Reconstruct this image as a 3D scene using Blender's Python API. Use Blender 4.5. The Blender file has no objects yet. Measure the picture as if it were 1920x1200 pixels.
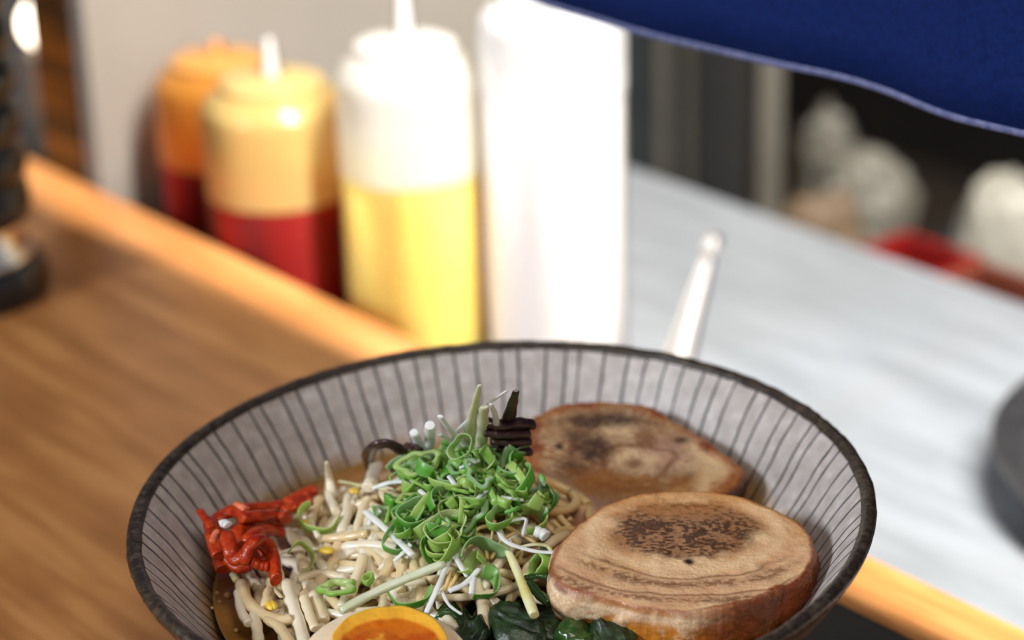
import bpy, math, random
import numpy as np
from mathutils import Vector, Matrix

random.seed(7); RNG = np.random.default_rng(7)
scene = bpy.context.scene
COL = scene.collection
R = math.radians

# ------------------------------------------------------------------ camera
F = 4200.0; PITCH = R(23.6); ROLL = R(1.6)
CAM = np.array([0.0032, -0.5621, 0.3862])
fw = np.array([0, math.cos(PITCH), -math.sin(PITCH)])
_rt = np.array([1.0, 0, 0]); _up = np.cross(_rt, fw)
rt = math.cos(ROLL) * _rt - math.sin(ROLL) * _up
up = math.sin(ROLL) * _rt + math.cos(ROLL) * _up
cam = bpy.data.cameras.new('camera'); camo = bpy.data.objects.new('camera', cam); COL.objects.link(camo)
camo.matrix_world = Matrix(((rt[0], up[0], -fw[0], CAM[0]), (rt[1], up[1], -fw[1], CAM[1]), (rt[2], up[2], -fw[2], CAM[2]), (0, 0, 0, 1)))
cam.sensor_width = 36; cam.lens = F / 1920 * 36; cam.clip_start = .02; cam.clip_end = 50
cam.dof.use_dof = True; cam.dof.focus_distance = .612; cam.dof.aperture_fstop = 6.4
cam.dof.aperture_blades = 0
scene.camera = camo

def ray(x, y):
    d = fw * F + rt * (x - 960) - up * (y - 600); return d / np.linalg.norm(d)
def hit(x, y, z):                      # point of the level z seen at that place of the photograph
    d = ray(x, y); return CAM + d * ((z - CAM[2]) / d[2])
def far(x, y, dist): return CAM + ray(x, y) * dist
def hitplane(x, y, p0, nn):
    d = ray(x, y); return CAM + d * (((p0 - CAM) @ nn) / (d @ nn))
# the counter runs along A_, the kitchen lies towards U_
ANG = R(130.0)
A_ = np.array([math.cos(ANG), math.sin(ANG), 0]); U_ = np.array([math.sin(ANG), -math.cos(ANG), 0])
def au(a, u, z): return A_ * a + U_ * u + np.array([0, 0, z])
ROTC = ANG                             # local x = along the counter, local y = -U

# ------------------------------------------------------------------ naming
def tag(o, label, cat, group=None, kind=None):
    if label: o['label'] = label
    if cat: o['category'] = cat
    if group: o['group'] = group
    if kind: o['kind'] = kind
    return o
def thing(name, label, cat, loc=(0, 0, 0), rotz=0, group=None):
    o = bpy.data.objects.new(name, None); COL.objects.link(o); o.empty_display_size = .01
    o.location = loc; o.rotation_euler = (0, 0, rotz)
    return tag(o, label, cat, group)
def obj(name, me, parent=None):
    o = bpy.data.objects.new(name, me); COL.objects.link(o)
    if parent: o.parent = parent
    return o
def mesh(name, V, Fc, mats, smooth=True, mi=None, colors=None):
    me = bpy.data.meshes.new(name)
    me.from_pydata([tuple(map(float, v)) for v in V], [], [tuple(map(int, f)) for f in Fc]); me.update()
    for m in (mats if isinstance(mats, (list, tuple)) else [mats]): me.materials.append(m)
    if smooth: me.polygons.foreach_set('use_smooth', [len(f) <= 4 for f in Fc])
    if mi is not None: me.polygons.foreach_set('material_index', mi)
    if colors is not None:
        ca = me.color_attributes.new('Col', 'FLOAT_COLOR', 'POINT')
        c = np.ones((len(V), 4), np.float32); c[:, :3] = colors
        ca.data.foreach_set('color', c.ravel())
    return me

# ------------------------------------------------------------------ shapes
def lathe(prof, n=64, closed=False):
    V = []; Fc = []
    for r, z in prof:
        for k in range(n):
            t = 2 * math.pi * k / n; V.append((max(r, 1e-5) * math.cos(t), max(r, 1e-5) * math.sin(t), z))
    m = len(prof)
    for i in range(m if closed else m - 1):
        j = (i + 1) % m
        for k in range(n):
            k2 = (k + 1) % n; Fc.append((i * n + k, i * n + k2, j * n + k2, j * n + k))
    return V, Fc
def smoothprof(P, sub=6):
    P = [np.array(p, float) for p in P]; out = []
    for i in range(len(P) - 1):
        p0 = P[max(i - 1, 0)]; p1 = P[i]; p2 = P[i + 1]; p3 = P[min(i + 2, len(P) - 1)]
        for k in range(sub):
            t = k / sub
            out.append(.5 * ((2 * p1) + (-p0 + p2) * t + (2 * p0 - 5 * p1 + 4 * p2 - p3) * t * t + (-p0 + 3 * p1 - 3 * p2 + p3) * t ** 3))
    out.append(P[-1]); return out
def box(x0, x1, y0, y1, z0, z1, b=.0):
    V = [(x, y, z) for x in (x0, x1) for y in (y0, y1) for z in (z0, z1)]
    Fc = [(0, 1, 3, 2), (4, 6, 7, 5), (0, 4, 5, 1), (2, 3, 7, 6), (0, 2, 6, 4), (1, 5, 7, 3)]
    return V, Fc
def bevel(o, w, seg=3):
    m = o.modifiers.new('bevel', 'BEVEL'); m.width = w; m.segments = seg; m.limit_method = 'ANGLE'; return o
def cbox(name, a0, a1, u0, u1, z0, z1, m, parent=None, bev=.002):
    """box laid along the counter"""
    V, Fc = box(a0, a1, -u1, -u0, z0, z1)
    o = obj(name, mesh(name, V, Fc, m, smooth=False), parent)
    if parent is None: o.rotation_euler = (0, 0, ROTC)
    if bev: bevel(o, bev)
    return o
def tube(P, rad, n=8, flat=1.0, upv=(0, 0, 1), cap=True):
    """a swept strand; flat <1 squashes it along the up direction"""
    P = [np.array(p, float) for p in P]; N = len(P)
    if np.isscalar(rad): rad = [rad] * N
    V = []; Fc = []; upv = np.array(upv, float)
    side = None
    for i in range(N):
        t = P[min(i + 1, N - 1)] - P[max(i - 1, 0)]; t /= (np.linalg.norm(t) + 1e-12)
        if side is None:
            s = np.cross(t, upv)
            if np.linalg.norm(s) < .2: s = np.cross(t, (1, .3, 0))
        else: s = side - t * (side @ t)
        s = s / (np.linalg.norm(s) + 1e-12); side = s; q = np.cross(s, t)
        for k in range(n):
            a = 2 * math.pi * k / n
            V.append(P[i] + rad[i] * (math.cos(a) * s + flat * math.sin(a) * q))
    for i in range(N - 1):
        for k in range(n):
            k2 = (k + 1) % n; Fc.append((i * n + k, i * n + k2, (i + 1) * n + k2, (i + 1) * n + k))
    if cap:
        Fc.append(tuple(range(n - 1, -1, -1))); Fc.append(tuple((N - 1) * n + k for k in range(n)))
    return V, Fc
def merge(parts):
    V = []; Fc = []
    for v, f in parts:
        b = len(V); V.extend(v); Fc.extend(tuple(i + b for i in q) for q in f)
    return V, Fc
def vnoise(P, sc, seed=0, oct=4):
    """value noise, -1..1, on an (N,3) array"""
    P = np.asarray(P, float) * sc; tot = np.zeros(len(P)); amp = 1; nrm = 0
    for o in range(oct):
        Q = np.floor(P).astype(np.int64); fr = P - Q; fr = fr * fr * (3 - 2 * fr)
        acc = np.zeros(len(P))
        for dx in (0, 1):
            for dy in (0, 1):
                for dz in (0, 1):
                    h = (Q[:, 0] + dx) * 374761393 + (Q[:, 1] + dy) * 668265263 + (Q[:, 2] + dz) * 2147483647 + (seed + o) * 1274126177
                    h = (h ^ (h >> 13)) * 1274126177 & 0x7fffffff; h = (h ^ (h >> 16)) & 0xffff
                    w = (fr[:, 0] if dx else 1 - fr[:, 0]) * (fr[:, 1] if dy else 1 - fr[:, 1]) * (fr[:, 2] if dz else 1 - fr[:, 2])
                    acc += w * (h / 32767.5 - 1)
        tot += amp * acc; nrm += amp; amp *= .5; P = P * 2.03 + 7.1
    return tot / nrm

# ------------------------------------------------------------------ materials
def lin(c):
    c = np.array(c, float) / 255; return np.where(c <= .04045, c / 12.92, ((c + .055) / 1.055) ** 2.4)
def nt(name):
    m = bpy.data.materials.new(name); m.use_nodes = True; t = m.node_tree
    return m, t, t.nodes, t.links, t.nodes['Principled BSDF']
def setp(b, **k):
    for n_, v in k.items():
        i = b.inputs[n_.replace('_', ' ')]
        i.default_value = (*v, 1) if hasattr(v, '__len__') and len(v) == 3 and i.type == 'RGBA' else v
def noise_node(N, L, scale, detail=4, coord='Object', stretch=None, rough=.55):
    tc = N.new('ShaderNodeTexCoord'); src = tc.outputs[coord]
    if stretch:
        mp = N.new('ShaderNodeMapping'); mp.inputs['Scale'].default_value = stretch; L.new(src, mp.inputs[0]); src = mp.outputs[0]
    nz = N.new('ShaderNodeTexNoise'); nz.inputs['Scale'].default_value = scale; nz.inputs['Detail'].default_value = detail
    nz.inputs['Roughness'].default_value = rough; L.new(src, nz.inputs['Vector']); return nz
def ramp(N, L, src, stops):
    r = N.new('ShaderNodeValToRGB'); e = r.color_ramp.elements
    while len(e) < len(stops): e.new(.5)
    for q, (p, c) in zip(e, stops): q.position = p; q.color = (*c, 1)
    L.new(src, r.inputs[0]); return r
def bump(N, L, b, src, strength, dist=.001):
    bp = N.new('ShaderNodeBump'); bp.inputs['Strength'].default_value = strength; bp.inputs['Distance'].default_value = dist
    L.new(src, bp.inputs['Height']); L.new(bp.outputs[0], b.inputs['Normal'])
def mat(name, c1, c2=None, scale=100, rough=.5, metal=0, spec=.5, sss=0, sssr=(1, .6, .4), sscale=.003, bmp=0, stretch=None, coat=0, lo=.35, hi=.65, detail=4, translucent=0):
    m, t, N, L, b = nt(name); c1 = tuple(lin(c1)); c2 = tuple(lin(c2)) if c2 is not None else c1
    nz = noise_node(N, L, scale, detail, stretch=stretch)
    rp = ramp(N, L, nz.outputs['Fac'], [(lo, c1), (hi, c2)]); L.new(rp.outputs[0], b.inputs['Base Color'])
    setp(b, Roughness=rough, Metallic=metal, Specular_IOR_Level=spec, Coat_Weight=coat, Coat_Roughness=.1)
    if sss: setp(b, Subsurface_Weight=sss, Subsurface_Radius=sssr, Subsurface_Scale=sscale)
    if bmp: bump(N, L, b, nz.outputs['Fac'], bmp)
    if translucent:
        tr = N.new('ShaderNodeBsdfTranslucent'); L.new(rp.outputs[0], tr.inputs[0]); mx = N.new('ShaderNodeMixShader'); mx.inputs[0].default_value = translucent
        out = N['Material Output']; L.new(b.outputs[0], mx.inputs[1]); L.new(tr.outputs[0], mx.inputs[2]); L.new(mx.outputs[0], out.inputs[0])
    return m
def attr_mat(name, rough=.4, sss=.15, spec=.5, bmp=.3, bscale=900, translucent=0, rvar=.0, sssr=(1, .5, .3), sscale=.002):
    m, t, N, L, b = nt(name); a = N.new('ShaderNodeVertexColor'); a.layer_name = 'Col'
    L.new(a.outputs[0], b.inputs['Base Color']); setp(b, Roughness=rough, Specular_IOR_Level=spec, Subsurface_Weight=sss, Subsurface_Radius=sssr, Subsurface_Scale=sscale)
    nz = noise_node(N, L, bscale, 4); bump(N, L, b, nz.outputs['Fac'], bmp, .0008)
    if rvar:
        n2 = noise_node(N, L, 260, 3); mr = N.new('ShaderNodeMapRange'); mr.inputs[1].default_value = .35; mr.inputs[2].default_value = .65
        mr.inputs[3].default_value = rough - rvar; mr.inputs[4].default_value = rough + rvar; L.new(n2.outputs['Fac'], mr.inputs[0]); L.new(mr.outputs[0], b.inputs['Roughness'])
    if translucent:
        tr = N.new('ShaderNodeBsdfTranslucent'); L.new(a.outputs[0], tr.inputs[0]); mx = N.new('ShaderNodeMixShader'); mx.inputs[0].default_value = translucent
        out = N['Material Output']; L.new(b.outputs[0], mx.inputs[1]); L.new(tr.outputs[0], mx.inputs[2]); L.new(mx.outputs[0], out.inputs[0])
    return m
def shell_mat(name, tint, body, alpha, rough=.25, transl=.6, ior=1.45):
    """thin milky plastic: part see-through, part scattering, with a gloss"""
    m, t, N, L, b = nt(name); N.remove(b); out = N['Material Output']
    nz = noise_node(N, L, 30, 2); rp = ramp(N, L, nz.outputs['Fac'], [(.3, tuple(lin(body))), (.7, tuple(np.minimum(lin(body) * 1.08, .95)))])
    tp = N.new('ShaderNodeBsdfTransparent'); tp.inputs[0].default_value = (*lin(tint), 1)
    df = N.new('ShaderNodeBsdfDiffuse'); tl = N.new('ShaderNodeBsdfTranslucent'); L.new(rp.outputs[0], df.inputs[0]); L.new(rp.outputs[0], tl.inputs[0])
    gl = N.new('ShaderNodeBsdfGlossy'); gl.inputs['Roughness'].default_value = rough
    m1 = N.new('ShaderNodeMixShader'); m1.inputs[0].default_value = transl; L.new(df.outputs[0], m1.inputs[1]); L.new(tl.outputs[0], m1.inputs[2])
    m2 = N.new('ShaderNodeMixShader'); m2.inputs[0].default_value = alpha; L.new(tp.outputs[0], m2.inputs[1]); L.new(m1.outputs[0], m2.inputs[2])
    fr = N.new('ShaderNodeFresnel'); fr.inputs[0].default_value = ior
    m3 = N.new('ShaderNodeMixShader'); L.new(fr.outputs[0], m3.inputs[0]); L.new(m2.outputs[0], m3.inputs[1]); L.new(gl.outputs[0], m3.inputs[2]); L.new(m3.outputs[0], out.inputs[0])
    return m
def emit_mat(name, c, s):
    m, t, N, L, b = nt(name); setp(b, Base_Color=tuple(c), Emission_Color=tuple(c), Emission_Strength=s); return m

def wood_mat(name, dark, mid, light, rough=.4, sx=1.0):
    m, t, N, L, b = nt(name)
    n1 = noise_node(N, L, 5, 6, stretch=(1.3 * sx, 16, 16), rough=.6); n2 = noise_node(N, L, 5, 5, stretch=(3, 90, 90), rough=.6)
    n3 = noise_node(N, L, 5, 3, stretch=(3, 5, 5))
    mx = N.new('ShaderNodeMath'); mx.operation = 'MULTIPLY_ADD'; mx.inputs[1].default_value = .35; L.new(n2.outputs['Fac'], mx.inputs[0]); L.new(n1.outputs['Fac'], mx.inputs[2])
    m2 = N.new('ShaderNodeMath'); m2.operation = 'MULTIPLY_ADD'; m2.inputs[1].default_value = .4; L.new(n3.outputs['Fac'], m2.inputs[0]); L.new(mx.outputs[0], m2.inputs[2])
    rp = ramp(N, L, m2.outputs[0], [(.62, tuple(lin(dark))), (.86, tuple(lin(mid))), (1.0, tuple(lin(light)))])
    L.new(rp.outputs[0], b.inputs['Base Color']); setp(b, Roughness=rough, Specular_IOR_Level=.35)
    bump(N, L, b, n2.outputs['Fac'], .08); return m

M = {}
M['counter'] = wood_mat('oiled_wood', (128, 80, 40), (158, 104, 56), (178, 124, 72))
M['dark_wood'] = wood_mat('dark_wood', (34, 19, 9), (52, 30, 12), (112, 62, 18), .35)  # amber light tone stands in for a warm reflection on the post
M['pale_wood'] = wood_mat('pale_wood', (170, 130, 88), (190, 148, 104), (200, 162, 120))
M['steel'] = mat('brushed_steel', (122, 127, 132), (140, 145, 151), 6, .4, .25, stretch=(2, 14, 14), bmp=.03)
M['panel'] = mat('panel_laminate', (118, 112, 104), (126, 119, 111), 7, .6)
M['noren'] = mat('indigo_cotton', (15, 32, 82), (18, 38, 94), 500, .9, spec=.1, bmp=.25, stretch=(1, 1, 1))
M['hem'] = mat('indigo_hem', (90, 98, 138), (120, 124, 160), 400, .9, spec=.1)
M['black_plastic'] = mat('black_plastic', (24, 24, 27), (32, 32, 36), 90, .3)
M['black_lacquer'] = mat('black_lacquer', (16, 18, 22), (24, 27, 32), 120, .35)
M['black_iron'] = mat('black_iron', (34, 34, 36), (46, 46, 48), 180, .36, bmp=.1)
M['chrome'] = mat('chrome', (215, 220, 226), (235, 238, 242), 20, .24, 1.0)
M['grey_metal'] = mat('grey_metal', (120, 112, 100), (140, 130, 116), 20, .4, .4)
M['dark_steel'] = mat('dark_steel', (34, 38, 40), (46, 49, 50), 12, .45, .3)
M['frame_steel'] = mat('frame_steel', (88, 85, 77), (102, 98, 90), 12, .5, .2)
M['dark_void'] = mat('dark_door', (18, 17, 17), (26, 25, 24), 12, .6)
M['floor'] = mat('kitchen_floor', (58, 50, 42), (74, 64, 54), 9, .7)
M['brown_wall'] = mat('brown_wall', (96, 66, 36), (128, 92, 56), 3, .8)
M['bag_pale'] = mat('bag_pale', (126, 124, 114), (138, 136, 127), 8, .45)
M['bag_grey'] = mat('bag_grey', (84, 82, 74), (106, 103, 94), 9, .5)
M['bag_brown'] = mat('bag_brown', (80, 64, 46), (98, 80, 60), 9, .7)
M['red_plastic'] = mat('red_plastic', (104, 7, 5), (114, 9, 6), 9, .5)
M['rust_plastic'] = mat('rust_plastic', (90, 40, 24), (106, 48, 30), 9, .6)

# ------------------------------------------------------------------ the setting
WT = -.065                              # level of the steel worktop
o = cbox('floor', -2.2, 3.2, -1.6, 2.6, -.93, -.90, M['floor'], bev=0); o['kind'] = 'structure'
o = cbox('wall_back', -2.2, 3.2, 2.45, 2.5, -.90, 1.6, M['dark_void'], bev=0); o['kind'] = 'structure'
o = cbox('wall_far', 2.6, 2.65, -1.6, 2.45, -.90, 1.6, M['brown_wall'], bev=0); o['kind'] = 'structure'
o = cbox('wall_left', .518, .531, .170, .497, WT, .62, M['panel'], bev=.001); o['kind'] = 'structure'
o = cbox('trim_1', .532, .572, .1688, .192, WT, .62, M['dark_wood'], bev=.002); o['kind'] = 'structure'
o = cbox('trim_2', .514, .536, .480, .4985, WT, .62, M['pale_wood'], bev=.002); o['kind'] = 'structure'

c = cbox('wooden_counter', -1.3, 2.2, -.95, .167, -.075, 0, M['counter'], bev=.0025)
tag(c, 'brown wooden customer counter with straight grain running under the bowl', 'counter')
c = thing('steel_worktop', 'pale grey steel kitchen worktop behind the wooden counter', 'worktop', (0, 0, 0), ROTC)
cbox('top', -1.3, 2.2, .1685, .505, WT - .03, WT, M['steel'], c, bev=.003)
cbox('apron', -1.3, 2.2, .20, .48, -.90, WT - .03, M['dark_steel'], c, bev=0)

# ------------------------------------------------------------------ noren and its rod, with a light blocker above
NU = .150; HEMZ = .1690
def cloth(a0, a1, z0, z1, na, nz, thick, off=0.0):
    V = []; Fc = []
    for s in (0, 1):
        for j in range(nz + 1):
            for i in range(na + 1):
                a = a0 + (a1 - a0) * i / na; z = z0 + (z1 - z0) * j / nz
                w = (.0010 * math.sin(a * 42 + .6) + .0012 * math.sin(a * 97 + 1.4 + z * 3) + .0012 * math.sin(a * 23 + z * 9)) * (1 + 1.2 * (z - HEMZ) / .2)
                dz = (.0007 * math.sin(a * 38 + 1.0) + .0006 * math.sin(a * 83)) * max(0, 1 - (z - HEMZ) / .12)
                V.append((a, -(NU + w) + off - (thick if s else 0), z + dz))
    n1 = (na + 1) * (nz + 1)
    for j in range(nz):
        for i in range(na):
            q = j * (na + 1) + i
            Fc.append((q, q + 1, q + na + 2, q + na + 1)); Fc.append((n1 + q, n1 + q + na + 1, n1 + q + na + 2, n1 + q + 1))
    def edge(ix):
        for p, q in zip(ix[:-1], ix[1:]): Fc.append((p, n1 + p, n1 + q, q))
    edge([i for i in range(na + 1)]); edge([nz * (na + 1) + i for i in range(na, -1, -1)])
    edge([j * (na + 1) for j in range(nz, -1, -1)]); edge([j * (na + 1) + na for j in range(nz + 1)])
    return V, Fc
nor = thing('noren_curtain', 'indigo blue cotton shop curtain hanging over the counter edge', 'curtain', tuple(U_ * .005), ROTC + .018)
V, Fc = cloth(-1.0, 1.75, HEMZ + .001, .733, 420, 40, .0012); obj('cloth', mesh('cloth', V, Fc, M['noren']), nor)
V, Fc = cloth(-1.0, 1.75, HEMZ, HEMZ + .0020, 420, 2, .0022, .0005); h = obj('hem', mesh('hem', V, Fc, M['hem']), nor); h['label'] = 'pale turned hem edge'
P = [au(a_, NU + .005 - .018 * a_, .745) for a_ in (-1.1, .3, 1.85)]
V, Fc = tube(P, .010, 16); tag(obj('curtain_rod', mesh('curtain_rod', V, Fc, M['dark_wood'])), 'dark wooden rod carrying the indigo curtain', 'rod')
o = cbox('header_blocker', -1.3, 2.4, NU - .012, NU + .012, .772, 1.75, M['brown_wall'], bev=0); o.location = tuple(U_ * .005); o.rotation_euler = (0, 0, ROTC + .018); o['kind'] = 'structure'  # unseen header wall, added to block kitchen light above the curtain

# ------------------------------------------------------------------ squeeze bottles
def zat(a, u, y):                       # height at which an upright axis crosses that row
    lo, hi = -.3, .5
    for _ in range(50):
        m_ = (lo + hi) / 2; v = au(a, u, m_) - CAM
        if 600 - F * (v @ up) / (v @ fw) > y: lo = m_
        else: hi = m_
    return lo - WT
def squeeze_bottle(loc_au, r, h_liq, h_sh, h_top, noz, mliq, mshell, mcap, mnoz, label, lean=0.0):
    """a squeeze bottle: shell with rounded shoulder, the sauce inside, screw cap, nozzle"""
    t = thing('squeeze_bottle', label, 'bottle', au(loc_au[0], loc_au[1], WT), 0, 'squeeze bottles on the steel worktop')
    k_ = (h_top - h_sh) * .62
    pr = smoothprof([(r * .80, .0), (r * .97, .004), (r, .012), (r, h_liq * .5), (r, h_liq), (r, (h_liq + h_sh) * .5), (r, h_sh - .006), (r * .985, h_sh + k_ * .15), (r * .93, h_sh + k_ * .45), (r * .82, h_sh + k_ * .8), (r * .68, h_sh + k_)], 5)
    pr = [(0.0001, .0)] + list(pr); V, Fc = lathe(pr, 56)
    mi = [(0 if pr[q // 56][1] < h_liq - .001 else 1) for q in range(len(Fc))]
    obj('body', mesh('body', V, Fc, [M['clear_shell'], mshell], mi=mi), t)
    ri = r - .0012
    V, Fc = lathe([(.0001, .003), (ri * .85, .003), (ri, .012), (ri, h_liq - .001), (ri * .98, h_liq), (.0001, h_liq - .0005)], 48)
    obj('sauce', mesh('sauce', V, Fc, mliq), t)
    c0 = h_sh + k_ * .80; rc = r * .72; g_ = h_top - c0
    pc = [(rc, c0), (rc, c0 + g_ * .45), (rc * .95, c0 + g_ * .62), (rc * .7, c0 + g_ * .8), (rc * .40, c0 + g_ * .95), (rc * .28, h_top)]
    V, Fc = lathe(smoothprof(pc, 4), 72)
    lim = c0 + g_ * .45
    V = [((x * (1 + .012 * math.cos(36 * math.atan2(y, x))) if z < lim else x), (y * (1 + .012 * math.cos(36 * math.atan2(y, x))) if z < lim else y), z) for x, y, z in V]
    obj('cap', mesh('cap', V, Fc, mcap), t)
    L_ = noz; P = [(lean * k * k * L_, 0, h_top - .003 + L_ * k) for k in np.linspace(0, 1, 9)]
    V, Fc = tube(P, list(np.linspace(.0052, .0022, 9)), 16); obj('nozzle', mesh('nozzle', V, Fc, mnoz), t)
    return t
M['red_sauce'] = mat('red_sauce', (140, 9, 2), (150, 12, 3), 30, .55, spec=.15, sss=1.0, sssr=(1, .12, .05), sscale=.03)
M['dark_red_sauce'] = mat('dark_red_sauce', (130, 8, 2), (140, 10, 3), 30, .55, spec=.15, sss=1.0, sssr=(1, .12, .05), sscale=.03)
M['yellow_sauce'] = mat('yellow_sauce', (248, 216, 112), (250, 222, 126), 30, .45, sss=1.0, sssr=(1, .7, .2), sscale=.03)
M['white_sauce'] = mat('white_sauce', (246, 246, 244), (250, 250, 248), 30, .45, sss=1.0, sssr=(1, 1, 1), sscale=.03)
M['clear_shell'] = shell_mat('clear_plastic', (255, 252, 250), (240, 238, 240), .015, ior=1.15)
M['amber_shell'] = shell_mat('amber_plastic', (255, 220, 150), (255, 222, 140), .55, transl=.5)
M['orange_shell'] = shell_mat('orange_plastic', (255, 190, 90), (240, 170, 70), .6)
M['milky_shell'] = shell_mat('milky_plastic', (255, 252, 240), (250, 249, 247), .75)
M['white_shell'] = shell_mat('white_plastic', (255, 252, 248), (252, 252, 252), .8)
M['amber_cap'] = shell_mat('amber_cap', (255, 222, 150), (255, 224, 146), .75)
M['orange_cap'] = shell_mat('orange_cap', (255, 190, 100), (246, 182, 92), .8)
M['white_cap'] = shell_mat('white_cap', (255, 255, 255), (252, 252, 250), .85)

def bottle_at(a, u, r, y_liq, y_sh, y_top, y_noz, *rest, **kw):
    f_ = lambda y: zat(a, u, y)
    return squeeze_bottle((a, u), r, f_(y_liq), f_(y_sh), f_(y_top), f_(y_noz) - f_(y_top), *rest, **kw)
bottle_at(.411, .206, .0345, 352, 205, 135, 58, M['red_sauce'], M['amber_shell'], M['amber_cap'], M['white_cap'], 'squeeze bottle of red sauce with amber shoulder and thin white nozzle')
bottle_at(.343, .2335, .0325, 312, 150, 62, -60, M['yellow_sauce'], M['milky_shell'], M['white_cap'], M['white_cap'], 'squeeze bottle of yellow sauce with white shoulder, in the middle of the row')
bottle_at(.293, .278, .0330, 160, 40, -30, -140, M['white_sauce'], M['white_shell'], M['white_cap'], M['white_cap'], 'squeeze bottle filled with white sauce, nearest the blue curtain')
bottle_at(.482, .222, .0330, 285, 160, 95, 60, M['dark_red_sauce'], M['orange_shell'], M['orange_cap'], M['orange_cap'], 'blurred squeeze bottle of dark red sauce with orange top, leftmost and farthest')
M['rod_plastic'] = shell_mat('rod_plastic', (250, 246, 244), (206, 200, 198), .6)
# the short bottle whose long leaning nozzle rises behind the bowl
t = thing('nozzle_bottle', 'small clear bottle whose leaning white nozzle rises behind the bowl rim', 'bottle', au(.185, .25, WT), 0)
V, Fc = lathe(smoothprof([(.0001, 0), (.018, .0), (.0195, .004), (.0195, .032), (.016, .040), (.009, .045), (.0085, .050), (.0001, .0505)], 4), 40)
obj('body', mesh('body', V, Fc, M['white_shell']), t)
P0 = np.array([0, 0, .047]); tip = far(1341, 438, .985) - au(.185, .25, WT)
P = [P0 + (tip - P0) * k for k in np.linspace(0, .86, 10)]
V, Fc = tube(P, list(np.linspace(.0075, .0030, 10)), 18); obj('nozzle', mesh('nozzle', V, Fc, M['rod_plastic']), t)
P = [P0 + (tip - P0) * k for k in (.84, .86, .93, .985, 1.0)]
V, Fc = tube(P, [.0032, .0040, .0040, .0034, .0015], 18); obj('nozzle_cap', mesh('nozzle_cap', V, Fc, M['rod_plastic']), t)

# ------------------------------------------------------------------ pepper mill, glowing stand, dark dish
mp = hit(-58, 548, 0); ma, mu = mp @ A_, mp @ U_
def zz(y): return zat(ma, mu, y) + WT
mill = thing('pepper_mill', 'black ribbed pepper mill with chrome waist on round black foot', 'mill', (mp[0], mp[1], 0))
z_b, z_c0, z_c1 = .012, zz(520), zz(415)
V, Fc = lathe(smoothprof([(.0001, 0), (.033, 0), (.0362, .003), (.0365, .010), (.035, .0145), (.030, .017), (.0001, .017)], 4), 64); obj('foot', mesh('foot', V, Fc, M['black_plastic']), mill)
zt = zz(415)
V, Fc = lathe(smoothprof([(.0001, .017), (.0285, .017), (.0295, .022), (.028, zt * .6), (.0245, zt * .85), (.022, zt), (.0001, zt)], 5), 64); obj('waist', mesh('waist', V, Fc, M['chrome']), mill)
pr = [(.0001, zt)]; z = zt; pitch = .0192
for k in range(9):
    pr += [(.0290, z + .0006), (.0318, z + .0030), (.0325, z + .008), (.0318, z + pitch - .0035), (.0290, z + pitch - .0008)]; z += pitch
pr += [(.020, z + .004), (.0001, z + .006)]
V, Fc = lathe(pr, 64); obj('grip', mesh('grip', V, Fc, M['black_plastic']), mill)

lp = au(.615, .1985, WT)
la = lp @ A_; lu = lp @ U_
glow_stand = thing('glow_top_stand', 'slim grey stand behind the pepper mill, round top made to glow as a highlight', 'glow_stand', tuple(lp))
V, Fc = lathe(smoothprof([(.0001, 0), (.020, 0), (.021, .003), (.012, .008), (.0115, .014), (.0115, .100), (.010, .108), (.0001, .110)], 5), 32); obj('stand', mesh('stand', V, Fc, M['grey_metal']), glow_stand)
V, Fc = lathe([(.012 * math.sin(t_) + 1e-5, .124 - .012 * math.cos(t_) * 1.15) for t_ in np.linspace(0, math.pi, 20)], 32); bl = obj('glow_knob', mesh('glow_knob', V, Fc, emit_mat('knob_glow', (1, .86, .68), 6)), glow_stand); bl['label'] = 'round top made to glow as a highlight'  # round top emits to stand in for a bright highlight

dp = hit(2412, 862, WT + .02); dd = thing('iron_dish', 'black round iron dish at the right edge of the steel worktop', 'dish', (dp[0], dp[1], WT))
V, Fc = lathe(smoothprof([(.0001, 0), (.098, 0), (.106, .003), (.1165, .016), (.1195, .0225), (.1185, .0245), (.1160, .024), (.1095, .0165), (.100, .0155), (.0001, .0155)], 5), 96)
obj('plate', mesh('plate', V, Fc, M['black_iron']), dd)

# ------------------------------------------------------------------ kitchen beyond the worktop
def blob(name, c_, r3, m, label, cat, seed, amp=.18, parent=None, group=None, zf=None):
    n = 40; V = []; Fc = []
    for i in range(n + 1):
        for k in range(2 * n):
            th = math.pi * i / n; ph = math.pi * k / n
            V.append((math.sin(th) * math.cos(ph), math.sin(th) * math.sin(ph), math.cos(th)))
    V = np.array(V); q = np.sqrt(V[:, 0] ** 2 + V[:, 1] ** 2) + 1e-9; V[:, :2] *= (q ** .55 / q)[:, None]; V[:, 2] = np.sign(V[:, 2]) * np.abs(V[:, 2]) ** .75
    s = 1 + amp * vnoise(V, 2.2, seed, 3); V = V * s[:, None] * np.array(r3)
    V[:, 2] = np.maximum(V[:, 2], -r3[2] * .8)
    V[:, 2] -= V[:, 2].min()
    for i in range(n):
        for k in range(2 * n):
            k2 = (k + 1) % (2 * n); Fc.append((i * 2 * n + k, (i + 1) * 2 * n + k, (i + 1) * 2 * n + k2, i * 2 * n + k2))
    o_ = obj(name, mesh(name, V, Fc, m)); o_.location = c_; return tag(o_, label, cat, group)
SH = -.245                               # board of the back bench
bench = thing('back_bench', 'low dark steel bench behind the worktop holding bags and red crate', 'bench', (0, 0, 0), ROTC)
cbox('board', -.9, .575, .62, 1.25, SH - .03, SH, M['dark_steel'], bench, bev=.003)
for a_, u_ in ((-.85, .66), (-.85, 1.2), (.54, .66), (.54, 1.2)):
    cbox('leg', a_ - .02, a_ + .02, u_ - .02, u_ + .02, -.90, SH - .03, M['frame_steel'], bench)
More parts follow.
